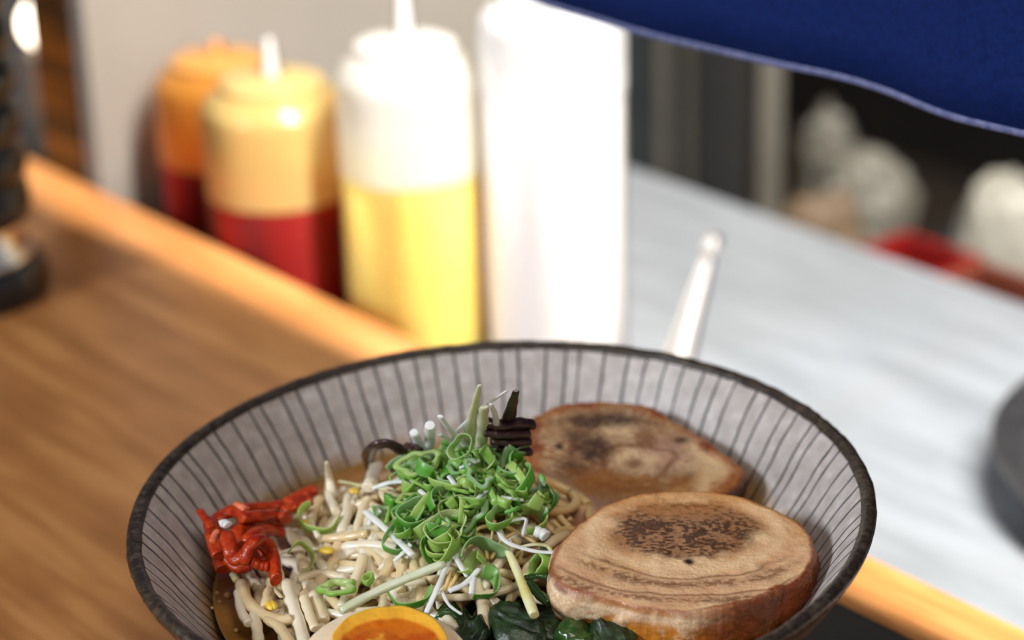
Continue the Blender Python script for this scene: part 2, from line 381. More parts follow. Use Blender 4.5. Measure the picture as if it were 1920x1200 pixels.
def onbench(x, y, dist):
    p = far(x, y, dist); return np.array([p[0], p[1], SH])
# steel upright standing on the bench
p = onbench(1434, 300, 1.50)
V, Fc = box(-.0085, .0085, -.0085, .0085, 0, .46); o = obj('steel_upright', mesh('steel_upright', V, Fc, M['frame_steel'], smooth=False)); o.location = p; o.rotation_euler = (0, 0, R(20)); bevel(o, .002)
tag(o, 'grey steel upright post standing beyond the worktop under the curtain', 'post')
# cabinet with dark doors left of it
p = far(1237, 300, 1.66); cb = thing('steel_cabinet', 'dark steel cabinet beyond the far end of the worktop', 'cabinet', (p[0], p[1], -.90), 0)
W2 = .024
V, Fc = box(-.060, .070, .0, .3, 0, .99); o = obj('carcass', mesh('carcass', V, Fc, M['dark_void'], smooth=False), cb); bevel(o, .003)
for nm, b_, m_ in (('door', (-.0535, -.004, -.010, -.001, .02, .845), 'dark_steel'), ('door', (.0235, .0675, -.008, -.001, .02, .90), 'dark_void'), ('frame', (-.003, .006, -.016, -.001, .02, .96), 'frame_steel'),
                   ('frame', (.0065, .0150, -.014, -.001, .02, .96), 'dark_steel'), ('frame', (.0155, .0225, -.016, -.001, .02, .96), 'frame_steel'), ('rail', (-.0535, -.0035, -.014, -.001, .848, .864), 'frame_steel')):
    V, Fc = box(*b_); o = obj(nm, mesh(nm, V, Fc, M[m_], smooth=False), cb); bevel(o, .0015)

def bag(px, py, dist, r3, m, label, cat, seed, amp=.18, name='crumpled_bag', group=None):
    """sits on the bench; its middle shows at that place"""
    p = far(px, py, dist); r3 = list(r3)
    top = p[2] + r3[2]; zr = (top - SH) / 1.8; r3[2] = max(zr, .02)
    return blob(name, (p[0], p[1], SH), r3, m, label, cat, seed, amp, group=group)
bag(1610, 365, 1.56, (.036, .036, .026), M['bag_grey'], 'grey crumpled bag in the middle of the back bench', 'bag', 3, .3)
bag(1550, 250, 1.75, (.020, .02, .018), M['bag_grey'], 'small pale bag standing farthest back on the bench', 'bag', 5, .25)
bag(1540, 410, 1.43, (.030, .022, .014), M['bag_brown'], 'low brown paper bag beside the grey steel upright', 'bag', 8, .2)
bag(1885, 430, 1.42, (.032, .030, .030), M['bag_pale'], 'large pale bag at the right beneath the curtain hem', 'bag', 11, .15)
p = onbench(1722, 520, 1.33)
cr = thing('red_crate', 'red plastic crate on the bench behind the worktop', 'crate', tuple(p), ROTC)
zc = far(1722, 466, 1.33)[2] - SH
def crate(cr, w, d, h, m):
    for nm, b_ in (('base', (-w, w, -d, d, 0, .006)), ('side_panel', (-w, -w + .005, -d, d, .006, h)), ('side_panel', (w - .005, w, -d, d, .006, h)), ('front_panel', (-w + .005, w - .005, -d, -d + .005, .006, h)), ('back_panel', (-w + .005, w - .005, d - .005, d, .006, h))):
        V, Fc = box(*b_); o_ = obj(nm, mesh(nm, V, Fc, m, smooth=False), cr); bevel(o_, .0015)
crate(cr, .030, .022, zc, M['red_plastic'])
p = onbench(1880, 545, 1.24); cr2 = thing('brown_crate', 'reddish brown box at the right end of the red crate', 'crate', tuple(p), ROTC)
crate(cr2, .036, .025, far(1850, 525, 1.25)[2] - SH, M['rust_plastic'])

# ------------------------------------------------------------------ tray and bowl
V, Fc = box(-.126, .030, -.1275, .120, 0, .0075)
tr = obj('serving_tray', mesh('serving_tray', V, Fc, M['black_lacquer'], smooth=False)); tr.rotation_euler = (0, 0, ROTC); bevel(tr, .003)
tag(tr, 'flat black tray under the bowl on the wooden counter', 'tray')
BZ = .0078
def glaze(name):
    m, t, N, L, b = nt(name)
    tc = N.new('ShaderNodeTexCoord'); sp = N.new('ShaderNodeSeparateXYZ'); L.new(tc.outputs['Object'], sp.inputs[0])
    at = N.new('ShaderNodeMath'); at.operation = 'ARCTAN2'; neg = N.new('ShaderNodeMath'); neg.operation = 'MULTIPLY'; neg.inputs[1].default_value = 1
    L.new(sp.outputs['X'], at.inputs[0]); L.new(sp.outputs['Y'], at.inputs[1])
    nz = noise_node(N, L, 60, 2)                      # hand-drawn waver
    wv = N.new('ShaderNodeMath'); wv.operation = 'MULTIPLY_ADD'; wv.inputs[1].default_value = .016; L.new(nz.outputs['Fac'], wv.inputs[0]); L.new(at.outputs[0], wv.inputs[2])
    sc = N.new('ShaderNodeMath'); sc.operation = 'MULTIPLY'; sc.inputs[1].default_value = 92 / (2 * math.pi); L.new(wv.outputs[0], sc.inputs[0])
    vo = N.new('ShaderNodeTexVoronoi'); vo.voronoi_dimensions = '1D'; vo.feature = 'F1'; vo.inputs['Scale'].default_value = 1; vo.inputs['Randomness'].default_value = .42
    L.new(sc.outputs[0], vo.inputs['W'])
    rr = N.new('ShaderNodeVectorMath'); rr.operation = 'LENGTH'; cx = N.new('ShaderNodeCombineXYZ'); L.new(sp.outputs['X'], cx.inputs[0]); L.new(sp.outputs['Y'], cx.inputs[1]); L.new(cx.outputs[0], rr.inputs[0])
    arc = N.new('ShaderNodeMath'); arc.operation = 'MULTIPLY'; L.new(vo.outputs['Distance'], arc.inputs[0]); L.new(rr.outputs['Value'], arc.inputs[1])
    # line half width ~ .5 mm ; arc length = dist * r * 2pi/92
    nv = noise_node(N, L, 130, 3); th = N.new('ShaderNodeMapRange'); th.inputs[1].default_value = .3; th.inputs[2].default_value = .7; th.inputs[3].default_value = .0058; th.inputs[4].default_value = .0100; L.new(nv.outputs['Fac'], th.inputs[0])
    dv = N.new('ShaderNodeMath'); dv.operation = 'DIVIDE'; L.new(arc.outputs[0], dv.inputs[0]); L.new(th.outputs[0], dv.inputs[1])
    ln = ramp(N, L, dv.outputs[0], [(.55, (1, 1, 1)), (1.0, (0, 0, 0))])
    rc = N.new('ShaderNodeMapRange'); rc.inputs[1].default_value = .9805; rc.inputs[2].default_value = .9735   # lines stop near the rim
    n1 = noise_node(N, L, 220, 5); bs = ramp(N, L, n1.outputs['Fac'], [(.30, tuple(lin((166, 156, 150)))), (.55, tuple(lin((184, 175, 170)))), (.75, tuple(lin((206, 199, 195))))])
    # broth film just above the soup
    n2 = noise_node(N, L, 45, 3); zf = N.new('ShaderNodeMath'); zf.operation = 'MULTIPLY_ADD'; zf.inputs[1].default_value = -.016; L.new(n2.outputs['Fac'], zf.inputs[0]); L.new(sp.outputs['Z'], zf.inputs[2])
    fm = N.new('ShaderNodeMapRange'); fm.inputs[1].default_value = .0435; fm.inputs[2].default_value = .0495; fm.inputs[3].default_value = 1; fm.inputs[4].default_value = 0; L.new(zf.outputs[0], fm.inputs[0])
    mf = N.new('ShaderNodeMixRGB'); mf.blend_type = 'MULTIPLY'; mf.inputs[2].default_value = (*lin((222, 186, 130)), 1); L.new(fm.outputs[0], mf.inputs[0]); L.new(bs.outputs[0], mf.inputs[1])
    mx = N.new('ShaderNodeMixRGB'); mx.inputs[2].default_value = (*lin((36, 38, 36)), 1); L.new(ln.outputs[0], mx.inputs[0]); L.new(mf.outputs[0], mx.inputs[1])
    L.new(mx.outputs[0], b.inputs['Base Color']); setp(b, Roughness=.48, Specular_IOR_Level=.4); bump(N, L, b, n1.outputs['Fac'], .12)
    return m
M['glaze'] = glaze('striped_glaze')
M['rim_glaze'] = mat('rim_glaze', (42, 34, 26), (84, 72, 58), 420, .35, bmp=.5, lo=.45, hi=.75, detail=6)
M['outer_glaze'] = mat('outer_glaze', (84, 70, 56), (128, 112, 96), 500, .42, bmp=.35, detail=6)
bowl = thing('ramen_bowl', 'wide conical pale grey bowl with thin dark radial stripes and brown rim', 'bowl', (0, 0, BZ + .0012))
bowl.rotation_euler = (R(.87), R(-1.16), 0)
inn = smoothprof([(.1022, .0768), (.1002, .0744), (.0954, .0680), (.0868, .0548), (.0735, .0390), (.052, .0235), (.022, .0140), (.0001, .0130)], 8)
outp = smoothprof([(.1048, .0752), (.1035, .0722), (.0960, .0610), (.0800, .0420), (.0560, .0215), (.0400, .0120), (.0380, .0080), (.0378, .0005), (.0340, .0), (.0335, .004), (.0001, .0045)], 6)
V1, F1 = lathe(inn, 240); V2, F2 = lathe(outp, 240); n1 = len(F1)
V, Fc = merge([(V1, [f[::-1] for f in F1]), (V2, F2)])
def wob(V):
    V = np.array(V, float); th = np.arctan2(V[:, 1], V[:, 0])
    k = 1 + .0015 * np.sin(3 * th + .4) * (V[:, 2] > .03) + .0008 * np.sin(7 * th + 1.1) * (V[:, 2] > .03)
    V[:, :2] *= k[:, None]; return V
obj('body', mesh('body', wob(V), Fc, [M['glaze'], M['outer_glaze']], mi=[0] * n1 + [1] * (len(Fc) - n1)), bowl)
rimp = [(.1034, .0722), (.1050, .0748), (.1054, .0764), (.1050, .0774), (.1040, .0779), (.1026, .0778), (.1015, .0772), (.1010, .0764), (.1018, .0750), (.1024, .0722)]
V, Fc = lathe(rimp, 240, closed=True); V = wob(V)
V = V + (vnoise(V, 300, 4, 3) * .00035)[:, None] * np.array([1, 1, 1])
obj('rim', mesh('rim', V, Fc, M['rim_glaze']), bowl)

# broth
ZB = .0605
M['broth'] = mat('ramen_broth', (128, 88, 40), (158, 112, 56), 60, .12, spec=.6, bmp=.1, sss=.3, sssr=(1, .5, .15), sscale=.004)
V, Fc = lathe([(.0001, ZB), (.03, ZB), (.06, ZB), (.078, ZB), (.0835, ZB + .0004), (.0845, ZB + .0012), (.080, ZB - .004), (.06, ZB - .008), (.0001, ZB - .010)], 120)
br = obj('ramen_broth', mesh('ramen_broth', V, Fc, M['broth'])); tag(br, 'amber brown broth filling the striped bowl around the toppings', 'soup', kind='stuff')
M['bubble'] = mat('broth_bubble', (186, 140, 80), (200, 160, 96), 60, .08, spec=.8)

# ------------------------------------------------------------------ toppings: surface of the heap
def mound(x, y):
    return ZB + .0035 + .0265 * np.exp(-((x + .008) / .037) ** 2 - ((y - .014) / .033) ** 2)
def on_heap(px, py, dz=0.0):
    d = ray(px, py); lo = .45; hi = .75; s = lo
    while s < hi:
        p = CAM + d * s
        if p[2] <= mound(p[0], p[1]) + dz: break
        s += .0006
    return CAM + d * s
def spline(P, n):
    P = [np.array(p, float) for p in P]
    if len(P) == 2: return [P[0] + (P[1] - P[0]) * k for k in np.linspace(0, 1, n)]
    Q = smoothprof(P, max(2, int(math.ceil(n / (len(P) - 1))))); return Q
def strand(px, w, dz=.001, n=16, flat=.8, w1=None, prof=None, arch=0):
    """px: places along the strand; w: width in photograph pixels"""
    dzs = dz if hasattr(dz, '__len__') else [dz] * len(px)
    P = spline([on_heap(x, y, z) for (x, y), z in zip(px, dzs)], n)
    N = len(P); w1 = w if w1 is None else w1
    rad = []
    for i, p in enumerate(P):
        k = i / (N - 1); ww = w + (w1 - w) * k; e = min(1, .86 + 4 * min(k, 1 - k)) * (1 + .07 * math.sin(i * 1.3 + w))
        rad.append(.5 * ww * np.linalg.norm(p - CAM) / F * e)
        if arch: P[i] = p + np.array([0, 0, arch * math.sin(math.pi * k)])
    return tube(P, rad, 10, flat)

# noodles underneath, as one tangle
M['noodle'] = mat('noodle', (214, 178, 116), (228, 198, 140), 90, .35, sss=.35, sssr=(1, .7, .35), sscale=.003)
parts = []
for k in range(190):
    c0 = np.array([random.gauss(-.012, .030), random.gauss(.004, .032)])
    if np.linalg.norm(c0) > .070: continue
    th = random.uniform(0, 6.28); rad_ = random.uniform(.010, .022); n_ = 16; pts = []; depth = random.uniform(.0042, .010); sweep = random.uniform(1.2, 3.0)
    for i in range(n_):
        q = c0 + rad_ * (np.array([math.cos(th + sweep * i / n_), math.sin(th + sweep * i / n_)]) - np.array([math.cos(th + sweep / 2), math.sin(th + sweep / 2)]))
        rr = np.linalg.norm(q)
        if rr > .076: q = q * .076 / rr
        pts.append((q[0], q[1], max(mound(q[0], q[1]) - depth, ZB - .003)))
    parts.append(tube(pts, random.uniform(.0011, .0016), 7))
V, Fc = merge(parts); nd = obj('ramen_noodles', mesh('ramen_noodles', V, Fc, M['noodle']))
tag(nd, 'tangle of pale yellow noodles under the bean sprouts', 'noodles', kind='stuff')

# bean sprouts
def sprout_mat(name, c1, c2): return mat(name, c1, c2, 130, .3, sss=.4, sssr=(1, .8, .55), sscale=.004, coat=.15)
M['sprout'] = [sprout_mat('bean_sprout_%s' % k, c1, c2) for k, c1, c2 in (('pale', (222, 200, 162), (236, 218, 186)), ('cream', (214, 186, 140), (228, 204, 162)), ('white', (228, 212, 182), (240, 226, 202)))]
M['sprout_head'] = mat('sprout_head', (226, 180, 40), (240, 206, 84), 300, .3, sss=.3, sssr=(1, .7, .1), sscale=.002)
G_SP = 'bean sprouts heaped in the bowl'; L_SP = 'pale bean sprout lying in the tangle right of the red ginger'
def sprout(VF, k=0, label=None):
    o_ = obj('bean_sprout', mesh('bean_sprout', VF[0], VF[1], M['sprout'][k % 3])); tag(o_, label or L_SP, 'bean sprout', G_SP); return o_
SPR = [
 ([(458, 1062), (468, 1080), (486, 1104)], 24), ([(452, 1092), (462, 1124), (487, 1149), (525, 1163), (546, 1160)], 25),
 ([(447, 1108), (453, 1147), (467, 1170)], 19), ([(476, 1150), (481, 1172), (485, 1205)], 22), ([(500, 1160), (525, 1178), (545, 1210)], 22),
 ([(536, 1092), (548, 1132), (563, 1176), (572, 1215)], 26), ([(585, 1098), (596, 1132), (606, 1166)], 27), ([(648, 985), (630, 1040), (600, 1092), (562, 1128)], 26),
 ([(644, 1026), (687, 1022), (740, 1028), (782, 1047)], 24), ([(682, 1042), (668, 1085), (655, 1120)], 22), ([(738, 1045), (718, 1085), (698, 1118)], 23),
 ([(662, 945), (672, 926), (700, 914), (738, 921)], 12), ([(815, 1121), (880, 1119), (940, 1108), (1000, 1085), (1040, 1068)], 17),
 ([(712, 1126), (800, 1106), (858, 1092)], 15), ([(560, 1000), (590, 1040), (612, 1072)], 22), ([(545, 1000), (560, 1030), (570, 1070)], 22),
 ([(600, 935), (585, 965), (580, 1000)], 20), ([(655, 930), (650, 965), (640, 1000)], 22), ([(690, 935), (675, 975), (668, 1010)], 20),
 ([(520, 1090), (505, 1110), (498, 1140)], 22), ([(640, 1080), (650, 1110), (640, 1140)], 20), ([(570, 1120), (580, 1150), (592, 1180)], 20),
 ([(600, 1010), (640, 1008), (690, 1000)], 20), ([(700, 955), (690, 990), (705, 1020)], 20), ([(560, 1085), (600, 1075), (640, 1082)], 18),
 ([(760, 1050), (750, 1080), (752, 1110)], 20), ([(620, 905), (618, 930), (630, 960)], 18), ([(700, 1080), (750, 1095), (800, 1090)], 15), ([(515, 1060), (525, 1085), (520, 1110)], 20),
]
for i, (px, w) in enumerate(SPR): sprout(strand(px, w, [random.uniform(.0, .003)] * len(px)), i)
sprout(strand([(612, 866), (617, 895), (624, 935)], 6, [.014, .007, .001], w1=24), 2, 'bean sprout standing upright with its pointed tip against the bowl wall')
sprout(strand([(706, 872), (697, 900), (690, 915)], 26, .004), 2, 'short thick white sprout piece left of the onion heap')
i = 0
REG = [(470, 1075), (560, 985), (620, 930), (720, 890), (900, 1000), (1010, 1050), (850, 1125), (650, 1150), (570, 1190), (470, 1175)]
def inpoly(x, y, P):
    c = False; j = len(P) - 1
    for i_ in range(len(P)):
        if (P[i_][1] > y) != (P[j][1] > y) and x < (P[j][0] - P[i_][0]) * (y - P[i_][1]) / (P[j][1] - P[i_][1]) + P[i_][0]: c = not c
        j = i_
    return c
while i < 70:
    x, y = random.uniform(460, 1000), random.uniform(890, 1190)
    if not inpoly(x, y, REG): continue
    p0 = on_heap(x, y, 0); th = random.gauss(2.0, .7); L_ = random.uniform(.011, .022); cv = random.uniform(-.5, .5); pts = []; ok = True
    for k in np.linspace(-1, 1, 12):
        a_ = th + cv * k; q = p0[:2] + L_ * k * np.array([math.cos(a_), math.sin(a_)])
        if np.linalg.norm(q) > .078: ok = False
        pts.append((q[0], q[1], mound(q[0], q[1]) - random.uniform(.0008, .0012) + .0008 * math.sin(k * 2 + i)))
    if not ok: continue
    r_ = random.uniform(.0013, .0018); rad = [r_ * min(1, .75 + 3 * min(j, 11 - j) / 11) for j in range(12)]
    sprout(tube(pts, rad, 10, .85), i); i += 1
def headed(px, w, head, ang, label, k=2, hw=9, hl=20):
    o_ = sprout(strand(px, w, .0035, w1=w * .8), k, label); c0 = on_heap(*head, .0045); s = np.linalg.norm(c0 - CAM) / F
    d = on_heap(head[0] + 10 * math.cos(ang), head[1] + 10 * math.sin(ang), .0045) - c0; d /= np.linalg.norm(d)
    for off in (-1, 1):
        q = np.cross(d, (0, 0, 1)) * off * hw * .36 * s
        V_, F_ = tube([c0 + q + d * s * hl * t_ for t_ in np.linspace(-1, 1, 11)], [hw * s * max(.12, math.sqrt(max(0, 1 - t_ * t_))) for t_ in np.linspace(-1, 1, 11)], 10, .7)
        h_ = obj('bean_head', mesh('bean_head', V_, F_, M['sprout_head']), o_); h_['label'] = 'yellow bean half'
headed([(598, 1008), (588, 990), (580, 975), (566, 968)], 12, (570, 981), 1.2, 'white bean sprout with yellow head right beside the ginger top', 2, 8, 15)
headed([(520, 1038), (555, 1030), (590, 1030), (605, 1032)], 10, (612, 1032), .15, 'bean sprout with yellow head above the crossing sprouts', 2, 8, 17)
headed([(505, 1085), (515, 1105), (528, 1120)], 9, (509, 1135), 1.1, 'low bean sprout with dull yellow head near the bowl front', 1, 8, 16)
headed([(690, 905), (675, 915), (666, 930)], 9, (664, 920), 1.2, 'bean sprout with yellow head half hidden below white onion shred', 1, 7, 14)

# thin curly noodle ends right of the heap
G_NE = 'noodle ends showing below the green onion'
for px, w in (([(868, 1012), (890, 996), (905, 988), (940, 985), (975, 1000), (1008, 1020)], 9), ([(872, 1020), (890, 1003), (908, 1008), (916, 1032)], 8), ([(876, 1030), (895, 1013), (910, 1028), (914, 1048)], 8),
              ([(926, 958), (923, 1000), (914, 1034)], 5), ([(966, 998), (942, 1014), (920, 1048)], 8), ([(960, 1010), (978, 1030), (975, 1050)], 7), ([(870, 955), (890, 965), (925, 958)], 9), ([(880, 975), (905, 970), (930, 980)], 9), ([(845, 1070), (838, 1095), (832, 1110)], 8), ([(860, 1072), (850, 1092), (842, 1104)], 8)):
    V, Fc = strand(px, w, .003); tag(obj('noodle_end', mesh('noodle_end', V, Fc, M['noodle'])), 'thin cream noodle curl showing just below the green onion heap', 'noodle', G_NE)

# white onion shreds
M['white_onion'] = mat('white_onion', (242, 246, 240), (252, 253, 250), 160, .32, sss=.4, sssr=(.9, 1, .8), sscale=.003, stretch=(1, 1, 1), translucent=.2)
M['yellow_onion'] = mat('yellow_onion', (226, 216, 140), (240, 236, 190), 120, .32, sss=.4, sssr=(1, .95, .5), sscale=.003, translucent=.15)
M['green_white_onion'] = mat('green_white_onion', (214, 222, 176), (236, 240, 214), 120, .32, sss=.4, sssr=(.9, 1, .6), sscale=.003, translucent=.2)
G_WO = 'white onion shreds on the heap'; L_WO = 'thin white onion shred scattered over the green onion heap'
def shred(px, w, w1=None, dz=.006, m='white_onion', flat=.45, label=None):
    g_ = 1.0 if m == 'yellow_onion' else 1.25 if w < 18 else 1.0; V_, F_ = strand(px, w * g_, dz, flat=min(.9, flat * 1.2), w1=w1 and w1 * g_); tag(obj('onion_shred', mesh('onion_shred', V_, F_, M[m])), label or L_WO, 'onion shred', G_WO)
shred([(636, 902), (690, 912), (742, 921)], 7, dz=[.006, .004, .003], label='yellowish onion shred pointing left over the broth', m='yellow_onion')
shred([(684, 958), (730, 998), (775, 1042)], 12, label='long white onion shred slanting down left of the green heap')
shred([(848, 836), (857, 810), (899, 769), (952, 732)], 10, 7, dz=[.006, .012, .026, .043], label='long white onion shred curving up to the right above the heap')
shred([(899, 722), (892, 752), (884, 790), (880, 830)], 7, 22, dz=[.045, .035, .02, .006], m='green_white_onion', label='pale leaf shred standing tallest behind the green heap')
shred([(908, 762), (905, 800), (902, 842)], 18, 24, dz=[.032, .018, .006], m='green_white_onion', label='broad pale onion leaf standing right behind the green heap')
shred([(920, 757), (930, 787), (925, 838)], 7, 13, dz=[.034, .022, .006], label='narrow onion shred standing before the dark mushroom bundle')
shred([(918, 832), (938, 838), (962, 856)], 9, 7, dz=.008, label='white shred lying below the dark mushroom bundle')
shred([(776, 810), (786, 832), (799, 862)], 18, 20, dz=[.018, .010, .004], flat=.8, label='white onion stub standing, left one of the pair')
shred([(806, 797), (806, 820), (804, 858)], 21, 19, dz=[.022, .012, .004], flat=.8, label='white onion stub standing, right one of the pair')
shred([(825, 780), (845, 807), (874, 838)], 10, 12, dz=[.028, .016, .006], label='white shred leaning left behind the top of the heap')
shred([(822, 812), (842, 824), (862, 842)], 14, 12, dz=[.016, .010, .005], label='short white shred just above the top onion curl')
shred([(934, 982), (944, 1015), (964, 1058), (985, 1110), (1002, 1154)], 10, 23, dz=[.005, .005, .006, .009, .009], m='yellow_onion', flat=.7, label='thick pale yellow onion stick lying across the seaweed')
shred([(930, 985), (950, 1016), (1000, 1033), (1040, 1036)], 9, 6, dz=[.006, .007, .008, .010], label='white onion shred reaching right to the pork')
shred([(1036, 1038), (1026, 1024), (1002, 1021), (972, 1026)], 9, 6, dz=.007, m='yellow_onion', label='yellowish onion shred bent in a loop beside the pork')
shred([(953, 979), (968, 974), (986, 973), (984, 988), (980, 1004)], 7, 8, dz=.009, label='white shred bent at a right angle below the green rings')
shred([(850, 1028), (838, 1060), (820, 1103), (799, 1150)], 9, 9, dz=[.006, .006, .009, .006], label='thin pale shred slanting down to the egg')
shred([(848, 1026), (858, 1050), (876, 1082)], 18, 8, dz=.006, label='white bent shred tip above the broth gap')
shred([(842, 1108), (872, 1094), (899, 1066)], 12, 9, dz=.009, label='bright white shred lying over the noodle above the seaweed')
shred([(888, 1082), (886, 1096), (884, 1114)], 10, 9, dz=.009, label='short bright white shred hanging down before the seaweed')
shred([(828, 1108), (842, 1134), (866, 1152)], 6, 5, dz=.008, label='fine white shred curving over dark seaweed beside the egg')
shred([(1002, 995), (1016, 1000), (1024, 1006)], 17, 20, dz=.010, flat=.9, label='small white onion nub beside the front pork slice')
shred([(638, 1146), (720, 1103), (834, 1056)], 22, 20, dz=[.007, .007, .007], flat=.6, m='green_white_onion', label='long ribbed pale leek stick slanting above the egg')
shred([(700, 915), (740, 903), (790, 905)], 12, 10, dz=.008, label='white shred flat at the left side of the green heap')
shred([(712, 955), (700, 968), (690, 984)], 16, 8, dz=.005, label='white pale leaf piece at the left foot of the green heap')
shred([(770, 1020), (752, 1040), (738, 1052)], 10, 6, dz=.005, label='white shred tip poking out under the slanting shred')
for k, (x, y, th) in enumerate(((800, 930, .9), (900, 930, 2.2), (960, 935, .2), (850, 905, 1.2), (880, 870, 2.6), (780, 950, 1.4))):
    dx, dy = 22 * math.cos(th), 14 * math.sin(th); shred([(x - dx, y - dy), (x, y), (x + dx, y + dy)], 9, 7, dz=.009)

# green onion rings
M['onion_ring'] = attr_mat('spring_onion', .34, .15, .5, .15, 700, translucent=.38, sssr=(.5, 1, .3))
def ring_mesh(seed, Rr, wall, h, ecc, opening=0.0, flare=0.0, twist=0.0, deep=0.5):
    rg = random.Random(seed); n = 40; sec = 8; V = []; C_ = []; Fc = []
    tot = 2 * math.pi - opening; full = opening == 0; m_ = n if full else n + 1
    ph = [rg.uniform(0, 6.28) for _ in range(4)]
    q_ = rg.random(); gd = lin((98 + 104 * q_, 178 + 46 * q_, 46 + 76 * q_)); pale = lin((206 + 26 * rg.random(), 232, 156 + 50 * rg.random())); white = lin((226, 240, 205))
    for i in range(m_):
        t = tot * i / n; rr = Rr * (1 + .14 * math.sin(2 * t + ph[0]) + .07 * math.sin(3 * t + ph[1]))
        e = np.array([math.cos(t) * ecc, math.sin(t), 0]); hw = h * (1 + .25 * math.sin(t + ph[2])) * .5
        for k in range(sec):
            a = 2 * math.pi * k / sec; dr = math.cos(a) * wall * .5; dz = (abs(math.sin(a)) ** .6) * math.copysign(1, math.sin(a)) * hw
            rad = rr + dr + flare * dz + .25 * wall * math.sin(5 * t + ph[3])
            V.append(e * rad + np.array([0, 0, dz + twist * math.sin(t + ph[1]) * Rr]))
            k_in = .5 - .5 * math.cos(a); edge = abs(math.sin(a)) ** 6
            col = gd * (1 - k_in) + (pale * deep + gd * (1 - deep)) * k_in; col = col * (1 - .55 * edge) + pale * .55 * edge
            col = col * (1 - .25 * k_in * edge) + white * .25 * k_in * edge; C_.append(col)
    for i in range(m_ if full else m_ - 1):
        i2 = (i + 1) % m_
        for k in range(sec):
            k2 = (k + 1) % sec; Fc.append((i * sec + k, i2 * sec + k, i2 * sec + k2, i * sec + k2))
    if not full: Fc.append(tuple(range(sec))); Fc.append(tuple((m_ - 1) * sec + k for k in range(sec - 1, -1, -1)))
    return mesh('onion_ring', V, Fc, M['onion_ring'], colors=np.array(C_))
RINGS = [ring_mesh(1, .0036, .0006, .0036, 1.25, 0, .15), ring_mesh(2, .0044, .0005, .0026, 1.35, 0, .3, .1), ring_mesh(3, .0030, .0008, .0040, 1.1, 0, 0), ring_mesh(4, .0040, .0006, .0044, 1.3, 1.5, .25, .2),
         ring_mesh(5, .0048, .0006, .0036, 1.2, 2.3, .15, .3), ring_mesh(6, .0026, .0010, .0030, 1.15, 0, .1), ring_mesh(7, .0040, .0018, .0012, 1.4, 0, 0, .05, .9), ring_mesh(8, .0044, .0022, .0010, 1.25, 1.9, 0, .1, 1.0),
         ring_mesh(9, .0050, .0006, .0052, 1.2, 3.3, .3, .2), ring_mesh(10, .0034, .0006, .0050, 1.2, .9, .2, .15, .3), ring_mesh(11, .0030, .0016, .0014, 1.2, 0, 0, 0, .8), ring_mesh(12, .0052, .0006, .0042, 1.1, 2.9, .35, .2, .3)]
G_RI = 'green onion rings heaped on the sprouts'; L_RI = 'thin sliced green onion ring in the heap at the middle'
def ring(k, px, py, dz, tilt, az, spin, s=1.0, label=None):
    o_ = obj('onion_ring', RINGS[k]); o_.location = on_heap(px, py, dz)
    o_.rotation_euler = (Matrix.Rotation(az, 3, 'Z') @ Matrix.Rotation(tilt, 3, 'X') @ Matrix.Rotation(spin, 3, 'Z')).to_euler(); o_.scale = (s, s, s)
    return tag(o_, label or L_RI, 'green onion', G_RI)
HEAP = [(722, 962), (748, 890), (800, 862), (842, 842), (885, 838), (955, 852), (980, 872), (996, 912), (1028, 942), (1010, 975), (962, 978), (930, 940), (890, 950), (872, 1000), (830, 1030), (790, 1010), (720, 975)]
cnt = 0
while cnt < 190:
    x, y = random.uniform(715, 1030), random.uniform(820, 1035)
    if not inpoly(x, y, HEAP): continue
    ring(cnt % 12, x, y, random.uniform(.0015, .0085), random.gauss(0, .75), random.uniform(0, 6.28), random.uniform(0, 6.28), random.uniform(.6, .96)); cnt += 1
ring(6, 785, 868, .011, .45, .2, .3, .95, 'flat pale onion slice with two holes at the upper left of the heap')
ring(0, 866, 838, .014, 1.1, -.5, .8, .8, 'upright green onion curl at the very top of the heap')
ring(7, 898, 886, .012, .35, .6, 1.2, .85, 'pale open onion curl in the upper middle of the heap')
ring(1, 835, 992, .010, .35, .2, .2, 1.0, 'large open green ring at the front of the heap')
ring(3, 780, 962, .010, .4, .5, .1, .95, 'wide green curl at the left front of the heap')
ring(8, 975, 866, .007, 1.0, 1.0, .5, .75, 'bright green curl beside the rear pork slice')
ring(0, 938, 970, .009, .25, .1, .7, .9, 'green ring just above the thick onion stick')
G_LO = 'loose green onion pieces on the sprouts'
for k, px, py, tl, lb, s in ((10, 633, 1102, .25, 'oval green onion ring lying on sprouts above the egg', 1.35), (4, 560, 1050, .9, 'folded dark green onion piece right of the ginger', .8), (2, 690, 1086, .2, 'tiny green onion dot on sprouts right of the oval ring', .55), (11, 765, 1112, .2, 'green onion piece tucked below the ribbed leek stick', .95), (8, 905, 1048, 1.0, 'dark green onion curl beneath the noodle curls', 1.0), (4, 600, 965, .5, 'thin green onion curl over sprouts below the upright sprout', 1.2), (9, 890, 1060, .9, 'green onion tube before the dark green curl', .95), (3, 745, 1010, .4, 'green onion loop under the slanting white shred', .9), (11, 900, 1095, .3, 'green onion piece lying above the seaweed', .9), (2, 1012, 1060, 1.1, 'yellow green onion tube beside the thick onion stick', 1.0)):
    o_ = ring(k, px, py, .005, tl, random.uniform(0, 6.28), random.uniform(0, 6.28), s, lb); o_['group'] = G_LO

